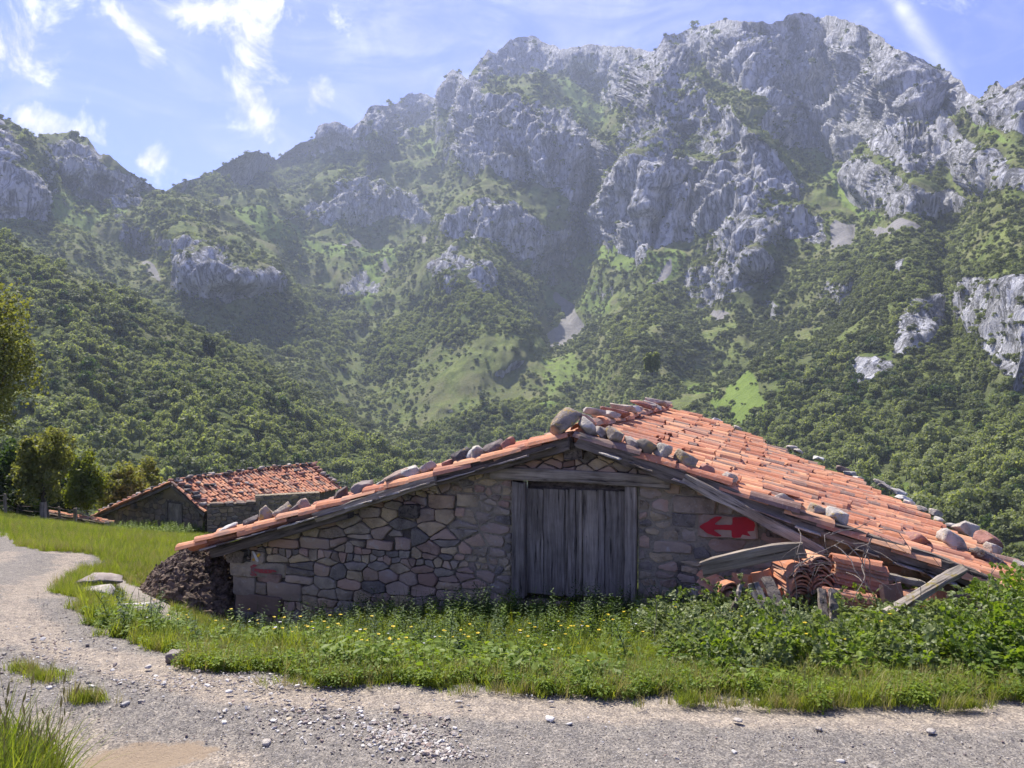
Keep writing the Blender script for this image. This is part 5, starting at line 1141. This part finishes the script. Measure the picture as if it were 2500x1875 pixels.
# ------------------------------------------------------------------ rocks by the track
for px, py, Y, dims, m, lb, rx in [(246, 1440, 0, (.50, .34, .08), Gy, 'flat brown slab resting on a stone in the grass by the track', .05), (236, 1458, 0, (.34, .26, .14), Gp, 'low stone under the flat slab in the grass', 0), (312, 1512, 0, (.5, .4, .16), Gp, 'broad pale rock half sunk in the grass by the track', 0),
                                (368, 1522, 0, (.22, .16, .08), Gp, 'small pale rock right of the broad sunken one', 0), (392, 1530, 0, (.2, .14, .06), Gp, 'flat pale rock near the foot of the manure heap', 0), (430, 1612, 0, (.12, .1, .07), Gy, 'lone rounded stone at the grass edge of the track', 0), (285, 1508, 0, (.2, .16, .08), Gy, 'small brown rock left of the broad sunken one', 0)]:
    g_ = ground_hit([px], [py])[0]; z = float(ground(g_[0], g_[1])); me = rock_mesh('rock', dims, m, px, 3, 8); hz = .10 if px == 246 else dims[2]*.3
    tag(place('rock', me, Matrix.Translation((g_[0], g_[1], z+hz))@Matrix.Rotation(rx, 4, 'Y')@Matrix.Rotation(.2, 4, 'Z')), lb, 'rock', 'rocks beside the track')
LB = ['pale oval loose stone between the sandy patch and the rutted middle of the track', 'flat pale stone at the edge of the track left of the lone rounded stone', 'white angular stone in the middle of the far wheel track', 'largest white stone in the gravel, below the barn door', 'white stone in the track below the stack of curved tiles', 'small white stone low in the track right of centre', 'pale stone cut by the bottom edge right of centre',
      'flat pale stone in the track towards the right edge', 'small pale stone between two others low right of centre', 'small white stone left of the large white one', 'small black stone above the sandy patch', 'flat grey stone between the sandy patch and the grass bank', 'small pale stone under the grass edge near the middle', 'pale flat stone at the bottom edge on the right', 'white stone close under the brambles', 'small white stone close to the grass below the door', 'small pale stone in the track left of the rutted middle', 'pale stone far left beside the sparse tufts']
for (px, py, w), lbl in zip([(650, 1813, 26), (362, 1627, 20), (967, 1728, 26), (1342, 1762, 26), (1800, 1760, 24), (1998, 1782, 20), (2052, 1853, 20), (2272, 1787, 26), (1792, 1836, 18), (1390, 1772, 14), (455, 1796, 10), (305, 1722, 22), (1120, 1715, 16), (2130, 1870, 26), (1850, 1705, 22), (1345, 1715, 14), (560, 1690, 18), (120, 1680, 18)], LB):
    g_ = ground_hit([px], [py])[0]; W = w*g_[1]/F*1.1; me = rock_mesh('loose_stone', (W, W*.75, W*.34), Gp if px != 455 else Gd, px+1, 2, 7)
    tag(place('loose_stone', me, Matrix.Translation((g_[0], g_[1], float(ground(*g_))+W*.06))@Matrix.Rotation(rnd.uniform(0, 3), 4, 'Z')), lbl, 'stone', 'loose stones on the track')
# ------------------------------------------------------------------ manure heap
hx, hy, hr, hh = -3.86, 10.0, .98, 1.0; nu = 150; V = []; Rn = np.random.RandomState(4)
aa, rr = np.meshgrid(np.linspace(0, 2*pi, nu+1)[:-1], np.linspace(0, 1, 80)); X = hx+rr*hr*np.cos(aa)*(1+.12*np.sin(aa*3)); Y = hy+rr*hr*np.sin(aa); prof = (1-rr)**.85
Z = ground0(X, Y)-.08+hh*np.minimum(prof, .93); lump = (1-np.abs(fbm(X*7, Y*7, Z*7, 4, .6)))*.06+.03*ridged(X*18, Y*18, Z*12, 3, .6); Z = Z+lump*np.minimum(1, rr*4+.5)*np.minimum((1.02-rr)*6, 1); X = X+.05*fbm(X*9, Y*9, Z*9, 3); Y = Y+.05*fbm(X*9, Y*9+5, Z*9, 3)
V = np.stack([X, Y, Z], -1).reshape(-1, 3); Fc = [(j*nu+i, j*nu+(i+1) % nu, (j+1)*nu+(i+1) % nu, (j+1)*nu+i) for j in range(79) for i in range(nu)]
heap = obj('manure_heap', V, [f[::-1] for f in Fc], MANURE, None); tag(heap, 'heap of dark brown manure against the left corner of the barn', 'manure heap')
cb_ = Bin(); ic, fc_ = ico(2); RH = random.Random(8)
for i in range(2200):
    k = Rn.randint(0, len(V)); s_ = RH.uniform(.008, .028); M = Matrix.Translation(Vector(V[k]))@Matrix.Rotation(RH.uniform(0, 6), 4, (RH.random(), RH.random(), .3))@Matrix.Diagonal((s_, s_*.6, s_*.45, 1)); cb_.add(ico(1)[0]*(1+.35*Rn.rand(len(ico(1)[0]), 1)), ico(1)[1].tolist(), M)
cb_.build('clods', MANURE, heap)
# ------------------------------------------------------------------ trees and bushes behind the fence
def near_tree(name, px, Y, top, bot, hw, mat, label, cat, seed, nleaf=9000, leaf=.15, nclump=34, trunk=True, base=None):
    R = np.random.RandomState(seed); x = (px-CX)/F*Y; zt = EYE-(top-CY)/F*Y; zb = EYE-(bot-CY)/F*Y; g0 = min(float(ground0(x, Y)), zb-.3) if Y < 100 else zb-1; W = hw/F*Y; H = (zt-zb)/2
    root = empty(name, (x, Y, g0), label, cat)
    nclump = int(nclump*1.5); d = unit(R.normal(size=(nclump, 3))); cc = d*R.uniform(.2, .86, (nclump, 1)); cr = R.uniform(.15, .32, nclump); k = R.randint(0, nclump, nleaf); dd = unit(R.normal(size=(nleaf, 3)))
    C = cc[k]+dd*cr[k][:, None]*R.uniform(.6, 1.08, (nleaf, 1)); C = C*np.array([W, W, H]); C[:, 2] += (zt+zb)/2; C[:, 0] += x; C[:, 1] += Y
    Nn = unit(dd+R.normal(size=(nleaf, 3))*.7); V, Q = leaf_quads(C, Nn, leaf*R.uniform(.5, 1.2, nleaf), R, .8); o = obj('crown', V, Q, mat, root); 
    if trunk:
        zc = (zt+zb)/2; pts = [(x, Y, g0-.2), (x+.08, Y, g0+(zb-g0)*.6), (x-.05, Y, zb+.2*H), (x+.1, Y, zc+.3*H)]; r = W*.09; V, Fc = tube(pts, [r*1.4, r, r*.75, r*.3], 8); obj('trunk', V, Fc, BARK, root)
        for i in range(7):
            a = R.uniform(0, 6.28); c = cc[i]*np.array([W, W, H]); e = np.array([x+c[0], Y+c[1], zc+c[2]]); b = np.array([x, Y, zb+H*R.uniform(0, .7)]); m = (b+e)/2+np.array([0, 0, .15*H]); V, Fc = tube([b, m, e], [r*.5, r*.3, r*.12], 6); obj('limb', V, Fc, BARK, root)
    return root
near_tree('oak_tree', -55, 30, 630, 1110, 152, LEAF_OLIVE, 'tall tree leaning in from the left edge of the picture', 'tree', 1, 16000, .13, 60)
near_tree('oak_tree', 108, 37, 1032, 1235, 82, LEAF_OLIVE, 'round pale topped tree behind the fence, left of the yellowish bush', 'tree', 2, 12000, .14, 44)
near_tree('bush', 210, 41, 1092, 1262, 62, LEAF_YELLOW, 'yellow green bushy tree between the round tree and the farther barn', 'tree', 3, 9000, .14, 36, False)
near_tree('bush', 285, 47, 1125, 1262, 70, LEAF_OLIVE, 'olive bushy tree right behind the low end of the farther barn', 'tree', 4, 9000, .16, 36, False)
near_tree('bush', 355, 52, 1118, 1240, 62, LEAF_OLIVE, 'olive bush rising behind the left roof slope of the farther barn', 'tree', 5, 8000, .16, 30, False)
near_tree('bush', 20, 41, 1060, 1250, 75, LEAF_MID, 'dark leafy tree behind the fence at the left edge', 'tree', 6, 9000, .15, 34, False)
near_tree('bush', 150, 44, 1140, 1285, 62, LEAF_DARK, 'dark bush behind the two fence posts', 'bush', 7, 8000, .14, 30, False)
near_tree('bush', 60, 38.5, 1190, 1275, 60, LEAF_DARK, 'low dark bush at the foot of the round tree', 'bush', 8, 6000, .12, 24, False)
near_tree('bush', -40, 36, 1120, 1250, 70, LEAF_DARK, 'dark bush at the left edge below the tall tree', 'bush', 9, 7000, .13, 26, False)
near_tree('bush', 215, 33.5, 1288, 1318, 36, LEAF_MID, 'leafy green bramble in front of the tile capped wall', 'bush', 10, 4000, .10, 20, False)
near_tree('bush', 160, 33, 1272, 1304, 36, LEAF_WEED, 'light green weeds clump at the fence post', 'bush', 12, 3500, .10, 20, False)
for i, (px, t_, b_) in enumerate([(504, 812, 870), (518, 826, 874)]):
    near_tree('poplar_tree', px, 420, t_, b_, 8, LEAF_DARK, ['taller of two narrow poplars far up the valley', 'shorter of two narrow poplars far up the valley'][i], 'tree', 30+i, 1200, 1.4, 20)
for i, (px, t_, b_, h_) in enumerate([(1578, 862, 900, 9), (1592, 852, 902, 12), (1604, 860, 900, 8)]):
    near_tree('poplar_tree', px, 330, t_, b_+8, h_, LEAF_FOREST, ['left one of three upright trees on the slope above the ridge', 'middle and tallest of three upright trees above the ridge', 'right one of three upright trees on the slope above the ridge'][i], 'tree', 40+i, 1500, .8, 26)
# ------------------------------------------------------------------ grass and weeds
def blade(R, h, w, lean, az, base=(0, 0, 0), segs=3, curve=.6):
    d = np.array([cos(az), sin(az), 0]); s = np.array([-sin(az), cos(az), 0]); V = []
    for i in range(segs+1):
        f = i/segs; p = np.array(base)+d*(lean*h*(f**(1+curve)))+np.array([0, 0, h*f*(1-.25*lean*f)]); ww = w*(1-f)**.7*.5
        if i == segs: V.append(p)
        else: V += [p-s*ww, p+s*ww]
    Fc = [(2*i, 2*i+1, 2*i+3, 2*i+2) for i in range(segs-1)]+[(2*segs-2, 2*segs-1, 2*segs)]; return V, Fc
def leafm(p, d, nrm, L, W):
    d = unit(np.array(d, float)); s = unit(np.cross(d, nrm)); n_ = np.cross(s, d); p = np.array(p)
    V = [p, p+d*L*.4+s*W*.5+n_*W*.12, p+d*L*.42, p+d*L*.4-s*W*.5+n_*W*.12, p+d*L*.75+s*W*.36+n_*W*.05, p+d*L*.78, p+d*L*.75-s*W*.36+n_*W*.05, p+d*L-n_*L*.1]
    return V, [(0, 1, 2), (0, 2, 3), (1, 4, 5, 2), (2, 5, 6, 3), (4, 7, 5), (5, 7, 6)]
def tuft(seed, n, h, w, spread, mat):
    R = np.random.RandomState(seed); ps = [blade(R, h*R.uniform(.5, 1.15), w, R.uniform(.1, .8), R.uniform(0, 6.28), (R.normal()*spread, R.normal()*spread, 0)) for _ in range(n)]
    return source('grass_pattern', *merge(ps), mat)
def weed(seed, n, h, L, mat):
    R = np.random.RandomState(seed); ps = []
    for i in range(n):
        a = R.uniform(0, 6.28); z = h*R.uniform(.1, 1); r = h*.45*R.rand(); p = (cos(a)*r, sin(a)*r, z); nn = unit(np.array([R.normal()*.5, R.normal()*.5, 1])); l = L*R.uniform(.6, 1.3); ps.append(leafm(p, (cos(a), sin(a), R.uniform(-.5, .4)), nn, l, l*.62))
    for i in range(4): a = R.uniform(0, 6.28); ps.append(tube([(0, 0, 0), (cos(a)*h*.2, sin(a)*h*.2, h*.8)], [.003, .0015], 3))
    return source('weed_pattern', *merge(ps), mat)
def spray(seed, n, L0, L, mat, stem=True):           # arching bramble shoot with leaves in threes
    R = np.random.RandomState(seed); ps = []; pts = [np.array([L0*f, 0, L0*.5*sin(f*2.4)]) for f in np.linspace(0, 1, 6)]; ps.append(tube(pts, np.linspace(.004, .0015, 6), 4))
    for i in range(n):
        f = R.rand(); p = np.array([L0*f, 0, L0*.5*sin(f*2.4)])+R.normal(size=3)*L*.3
        a0 = R.uniform(0, 6.28)
        for da in (-.9, 0, .9): a = a0+da; l = L*R.uniform(.7, 1.2); nn = unit(np.array([R.normal()*.45, R.normal()*.45, 1])); ps.append(leafm(p, (cos(a), sin(a), R.uniform(-.3, .4)), nn, l, l*.7))
    return source('bramble_pattern', *merge(ps), mat)
def nettle(seed, h, L, mat):
    R = np.random.RandomState(seed); ps = [tube([(0, 0, 0), (R.normal()*.02, R.normal()*.02, h*.5), (R.normal()*.04, R.normal()*.04, h)], [.004, .003, .0015], 4)]
    for k in range(12):
        z = h*(.15+.85*k/12); a = k*1.57+R.uniform(-.2, .2); l = L*(1.15-.7*k/12)
        for q in (0, pi): ps.append(leafm((0, 0, z), (cos(a+q), sin(a+q), R.uniform(-.2, .5)), (0, 0, 1), l, l*.45))
    return source('nettle_pattern', *merge(ps), mat)
def flower(seed, h, r, mat, stemmat):
    R = np.random.RandomState(seed); ps = [tube([(0, 0, 0), (.01, .01, h*.5), (R.normal()*.03, R.normal()*.03, h)], [.0022, .0018, .0012], 3)]; c = np.array([ps[0][0][-1][0], ps[0][0][-1][1], h]); nst = len(ps[0][1]); k = 5
    for i in range(k): a = i*2*pi/k; ps.append(leafm(c, (cos(a), sin(a), .35), (0, 0, 1), r, r*.9))
    V, Fc = merge(ps); return source('flower_pattern', V, Fc, [stemmat, mat], [0]*nst+[1]*(len(Fc)-nst))
TUFTS = [tuft(1, 16, .17, .006, .022, GRASS), tuft(2, 14, .26, .0065, .02, GRASS), tuft(3, 12, .20, .006, .025, DRYGRASS), tuft(4, 20, .11, .006, .03, GRASS)]
WEEDS = [weed(1, 26, .16, .045, LEAF_WEED), weed(2, 22, .22, .055, LEAF_WEED), weed(3, 30, .10, .03, LEAF_WEED), nettle(4, .36, .07, LEAF_WEED), nettle(5, .48, .075, LEAF_MID)]
BRAM = [spray(1, 11, .34, .05, LEAF_BRAMBLE), spray(2, 13, .42, .046, LEAF_BRAMBLE), spray(3, 9, .28, .058, LEAF_BRAMBLE), spray(4, 12, .34, .045, LEAF_WEED)]
FLW = [flower(1, .33, .016, PETAL_Y, GRASS), flower(2, .25, .014, PETAL_Y, GRASS), flower(3, .28, .013, PETAL_W, GRASS)]
R = np.random.RandomState(12)
def inbarn(x, y):
    s = (x-BA_[0])*BR[0]+(y-BA_[1])*BR[1]; t = (x-BA_[0])*BD[0]+(y-BA_[1])*BD[1]; return (s > -.06) & (s < 7.9) & (t > UL-.05) & (t < 3.4)
def strip(n, x0, x1, y0, y1, thr=.42):
    x = R.uniform(x0, x1, n); y = R.uniform(y0, y1, n); k = (mask_at(rm, x, y) < thr) & ~inbarn(x, y); heap_ = np.hypot((x-hx)/hr, (y-hy)/hr) < .97; k &= ~heap_; return x[k], y[k]
def put(name, x, y, scale, kinds, src, label, cat, dz=0.0, tilt=.2):
    z = ground(x, y)+dz; o = scatter(name, np.stack([x, y, z], -1), R.uniform(0, 6.28, len(x)), scale, kinds, src, R.normal(size=(len(x), 2))*tilt); return tag(o, label, cat)
# bank between track and barn
x, y = strip(22000, -4.4, 6.6, 3.9, 9.6, .5); gm_ = mask_at(gm, x, y); k = (gm_ < .3+.5*R.rand(len(x))*0); x, y = x[k], y[k]
dens = fbm(x*1.1, y*1.1, 2.2, 3); k = R.rand(len(x)) < .85; x, y, dens = x[k], y[k], dens[k]
ed = np.clip((y-4.1)/1.2, .3, 1); sc = (R.uniform(.5, .95, len(x))*ed*(1.05+.3*dens)); kk = np.where(R.rand(len(x)) < .10, 2, np.where(R.rand(len(x)) < .4, 1, np.where(R.rand(len(x)) < .5, 0, 3)))
sc = sc*np.where((x < -2.3) & (y > 7.2), .45, 1)
put('bank_grass', x, y, sc, kk, TUFTS, 'bright green grass on the bank in front of the barn', 'grass')
x, y = strip(11000, -3.4, 6.6, 4.0, 8.6, .4); dens = fbm(x*.9+5, y*.9, 2.2, 3); k = R.rand(len(x)) < np.clip(.55+.9*dens+.15*(x > 1.6), .1, 1); x, y = x[k], y[k]
kk = np.where(y < 4.9, R.choice([0, 2, 2], len(x)), R.choice([0, 1, 3, 4, 1], len(x), p=[.3, .25, .2, .1, .15])); sc = R.uniform(.45, .85, len(x))*np.clip((y-3.9)/1.0, .45, 1)
sc = sc*np.where((x < -2.3) & (y > 7.0), .45, 1)
tall = (y > 6.1) & (x > -2.2); kk = np.where(tall & (R.rand(len(x)) < .35), R.choice([3, 4], len(x)), kk); sc = sc*np.where(tall, 1.08, 1)
put('bank_weeds', x, y, sc, kk, WEEDS, 'leafy weeds and nettles in front of the barn', 'weeds')
# low creeping edge where the bank meets the track
n = 30000; x = R.uniform(-4.4, 6.4, n); y = R.uniform(3.9, 5.2, n)+(x < -2)*R.uniform(0, 2.5, n); rv = mask_at(rm, x, y); k = (rv < .55+.3*fbm(x*3, y*3, 1.1, 2)) & ~inbarn(x, y) & (R.rand(n) < np.clip(1.15-.5*(y-4.2), .3, 1)); x, y = x[k], y[k]
put('edge_plants', x, y, R.uniform(.35, .8, len(x)), R.choice([0, 1, 2, 3], len(x), p=[.25, .2, .15, .4]), [TUFTS[3], TUFTS[0], TUFTS[2], WEEDS[2]], 'low clover and short grass along the edge of the track', 'ground cover')
x, y = strip(5200, -3.2, 6.4, 4.15, 6.4, .35); k = fbm(x*1.6+9, y*2.2, 5.5, 3) > .16; x, y = x[k], y[k]
put('leafy_clumps', x, y, R.uniform(.55, 1.1, len(x)), R.choice([0, 1, 2], len(x), p=[.4, .15, .45]), WEEDS, 'broad leaved plants in bright clumps on the sunny edge of the bank', 'weeds', -.01)
# bramble thicket on the right
n = 9000; x = R.uniform(1.15, 6.4, n); y = R.uniform(4.3, 7.0, n); pxv = CX+x/y*F
env = np.interp(pxv, [1480, 1560, 1640, 1720, 1800, 1900, 2000, 2100, 2200, 2300, 2400, 2500, 2700], [.0, .12, .25, .30, .30, .30, .30, .30, .34, .40, .52, .60, .64])*np.interp(y, [4.3, 4.75, 5.4, 6.2, 7], [.15, .5, .85, 1.0, .9])
env = env*.66*(1+.6*fbm(x*1.8, y*1.8, 6.1, 3)); k = (env > .06) & (mask_at(rm, x, y) < .3) & ~inbarn(x, y-.25); x, y, env, pxv = x[k], y[k], env[k], pxv[k]
hz = env*(1-R.rand(len(x))**2.2*.9); kk = np.where(pxv > 2330, R.choice([3, 3, 1], len(x)), R.choice([0, 1, 2, 3], len(x), p=[.34, .30, .26, .10]))
kk = np.where((y < 5.1) & (R.rand(len(x)) < .35), 3, kk)
put('bramble_thicket', x, y, R.uniform(.45, .85, len(x)), kk, BRAM, 'pale leaved bramble thicket below the tile stacks', 'brambles', hz-.05, .6)
x = R.uniform(3.4, 6.2, 260); y = R.uniform(5.0, 6.2, 260); put('tall_weeds', x, y, R.uniform(.6, 1.05, 260), R.choice([3, 4], 260), WEEDS, 'tall upright weeds at the right edge under the roof corner', 'weeds', 0, .12)
x, y = strip(420, -3, 4.5, 4.2, 6.6, .3); cl = fbm(x*.8, y*.8, 8.8, 2) > -.05; x, y = x[cl], y[cl]; put('wild_flowers', x, y, R.uniform(.6, .95, len(x)), R.choice([0, 1, 2], len(x), p=[.5, .3, .2]), FLW, 'yellow buttercups and small white flowers in the bank', 'flowers', 0, .1)
# meadow
x, y = strip(26000, -9.5, -2.0, 6.4, 15, .45); k = (mask_at(gm, x, y) < .35+.3*R.rand(len(x))) & (R.rand(len(x)) < np.clip(1.3-(y-6)/14, .35, 1)); x, y = x[k], y[k]
dry = fbm(x*.7, y*.7, 1.1, 3) > .1; kk = np.where(R.rand(len(x)) < np.where(dry, .4, .12), 2, R.choice([0, 1, 3], len(x), p=[.45, .15, .4])); put('meadow_grass', x, y, R.uniform(.6, 1.0, len(x))*np.interp(y, [6, 9, 15], [.65, .8, 1.0]), kk, TUFTS, 'short bright grass on the meadow left of the barn', 'grass')
n = 30000; y = np.sqrt(R.uniform(14**2, 41**2, n)); x = y*R.uniform(-.72, -.30, n); k = (mask_at(rm, x, y) < .45); s2 = (x-A2[0])*R2[0]+(y-A2[1])*R2[1]; t2 = (x-A2[0])*D2[0]+(y-A2[1])*D2[1]; k &= ~((s2 > -.1) & (t2 > -6.9) & (t2 < 2.6)); x, y = x[k], y[k]
kk = np.where(R.rand(len(x)) < .22, 2, R.choice([0, 1, 3], len(x), p=[.4, .3, .3])); put('far_meadow_grass', x, y, R.uniform(.65, 1.2, len(x)), kk, TUFTS, 'sunlit grass on the far part of the meadow', 'grass')
# weeds along the foot of the second barn
n = 1500; t = R.uniform(-7, 2.6, n); s = R.uniform(-1.6, -.1, n); x = A2[0]+R2[0]*s+D2[0]*t; y = A2[1]+R2[1]*s+D2[1]*t; put('barn_foot_weeds', x, y, R.uniform(1.0, 2.2, n), R.randint(0, 4, n), WEEDS, 'dark weeds along the front of the farther barn', 'weeds')
# grass at the lower left corner of the picture and in the track
y = R.uniform(2.5, 3.2, 900); x = y*R.uniform(-.72, -.585, 900)-.02; k = R.rand(900) < np.clip((-.60-x/y)/.05, .1, 1); x, y = x[k], y[k]; put('corner_grass', x, y, R.uniform(.9, 1.6, len(x)), R.choice([1, 1, 2, 0], len(x)), TUFTS, 'grass tussock at the lower left corner beside the track', 'grass')
EAR = [source('stalk_pattern', *merge([tube([(0, 0, 0), (.01, 0, .25), (.04, .01, .5)], [.0016, .0013, .0009], 3), tube([(.04, .01, .5), (.045, .012, .52), (.052, .014, .55)], [.002, .0055, .001], 5)]), DRYGRASS)]
n = 40; y = R.uniform(2.7, 3.1, n); x = y*R.uniform(-.70, -.585, n); put('seed_stalks', x, y, R.uniform(.6, 1.05, n), np.zeros(n, int), EAR, 'thin seeding grass stalks at the lower left corner', 'grass', 0, .12)
pp = []
for px, py, sx, sy, n in [(210, 1712, 40, 7, 60), (60, 1640, 30, 8, 40), (110, 1655, 45, 8, 50), (500, 1370, 30, 6, 20), (260, 1400, 60, 8, 60), (1700, 1712, 40, 6, 40), (2350, 1730, 60, 6, 60), (1300, 1690, 200, 6, 90), (800, 1668, 120, 6, 70), (1900, 1722, 250, 7, 140)]:
    q = ground_hit(px+R.normal(size=n)*sx*.6, py+R.normal(size=n)*sy*.6); pp.append(q)
pp = np.concatenate(pp); put('track_tufts', pp[:, 0], pp[:, 1], R.uniform(.25, .6, len(pp)), R.choice([3, 0, 2], len(pp)), TUFTS, 'small grass tufts growing in the gravel', 'grass')
# ------------------------------------------------------------------ gravel
GPB = [source('pebble_pattern', *(lambda m: (mverts(m), [tuple(p.vertices) for p in m.polygons]))(rock_mesh('pebble', (1, .8, .45), mm, 50+i, 2, 7)), mm) for i, mm in enumerate([ROCK_GREY, ROCK_PALE, ROCK_DARK, ROCK_GREY])]
n = 42000; y = R.uniform(2.6, 7.5, n); x = y*R.uniform(-.75, .75, n); k = (mask_at(rm, x, y) > .5) & (mask_at(tr, x, y) < .35+.65*R.rand(n)) & (mask_at(sand, x, y) < .4); x, y = x[k], y[k]; sz = np.exp(R.normal(size=len(x))*.45)*.0048
put('gravel', x, y, np.clip(sz, .003, .035), R.randint(0, 4, len(x)), GPB, 'loose grey gravel over the track', 'gravel', .001, .3)
q = []
for px, py, sx, sy, n in [(1000, 1805, 90, 30, 500), (800, 1750, 200, 40, 500), (520, 1660, 260, 25, 450), (960, 1795, 45, 12, 200), (1080, 1842, 60, 12, 200), (120, 1600, 120, 60, 350), (300, 1480, 80, 50, 200)]: q.append(ground_hit(px+R.normal(size=n)*sx*.7, np.maximum(py+R.normal(size=n)*sy*.7, 1300)))
q = np.concatenate(q); k = mask_at(rm, q[:, 0], q[:, 1]) > .4; q = q[k]; put('coarse_gravel', q[:, 0], q[:, 1], np.clip(np.exp(R.normal(size=len(q))*.45)*.0125, .006, .04), R.choice([0, 1, 1, 3], len(q)), GPB, 'coarse pale stones washed together along the ruts', 'gravel', .002, .3)
# ------------------------------------------------------------------ haze
def build_haze():
    m = bpy.data.materials.new('haze_air'); m.use_nodes = True; nt = m.node_tree; nt.nodes.clear()
    v = nt.nodes.new('ShaderNodeVolumePrincipled'); v.inputs['Color'].default_value = (.74, .83, 1, 1); v.inputs['Density'].default_value = HAZE; v.inputs['Anisotropy'].default_value = 0
    o = nt.nodes.new('ShaderNodeOutputMaterial'); nt.links.new(v.outputs[0], o.inputs['Volume'])
    mn = PA.reshape(-1, 3).min(0); mx = PA.reshape(-1, 3).max(0); print('terrain', mn, mx)
    x0, x1, y0, y1, z0, z1 = min(mn[0], -115)-20, max(mx[0], 115)+20, -30, mx[1]+20, min(mn[2], GZ.min())-1, mx[2]+15
    V = [(x, y, z) for z in (z0, z1) for y in (y0, y1) for x in (x0, x1)]
    Fc = [(0, 2, 3, 1), (4, 5, 7, 6), (0, 1, 5, 4), (2, 6, 7, 3), (0, 4, 6, 2), (1, 3, 7, 5)]
    h = obj('haze', V, Fc, m); tag(h, kind='stuff')
HAZE = .00015
build_haze()
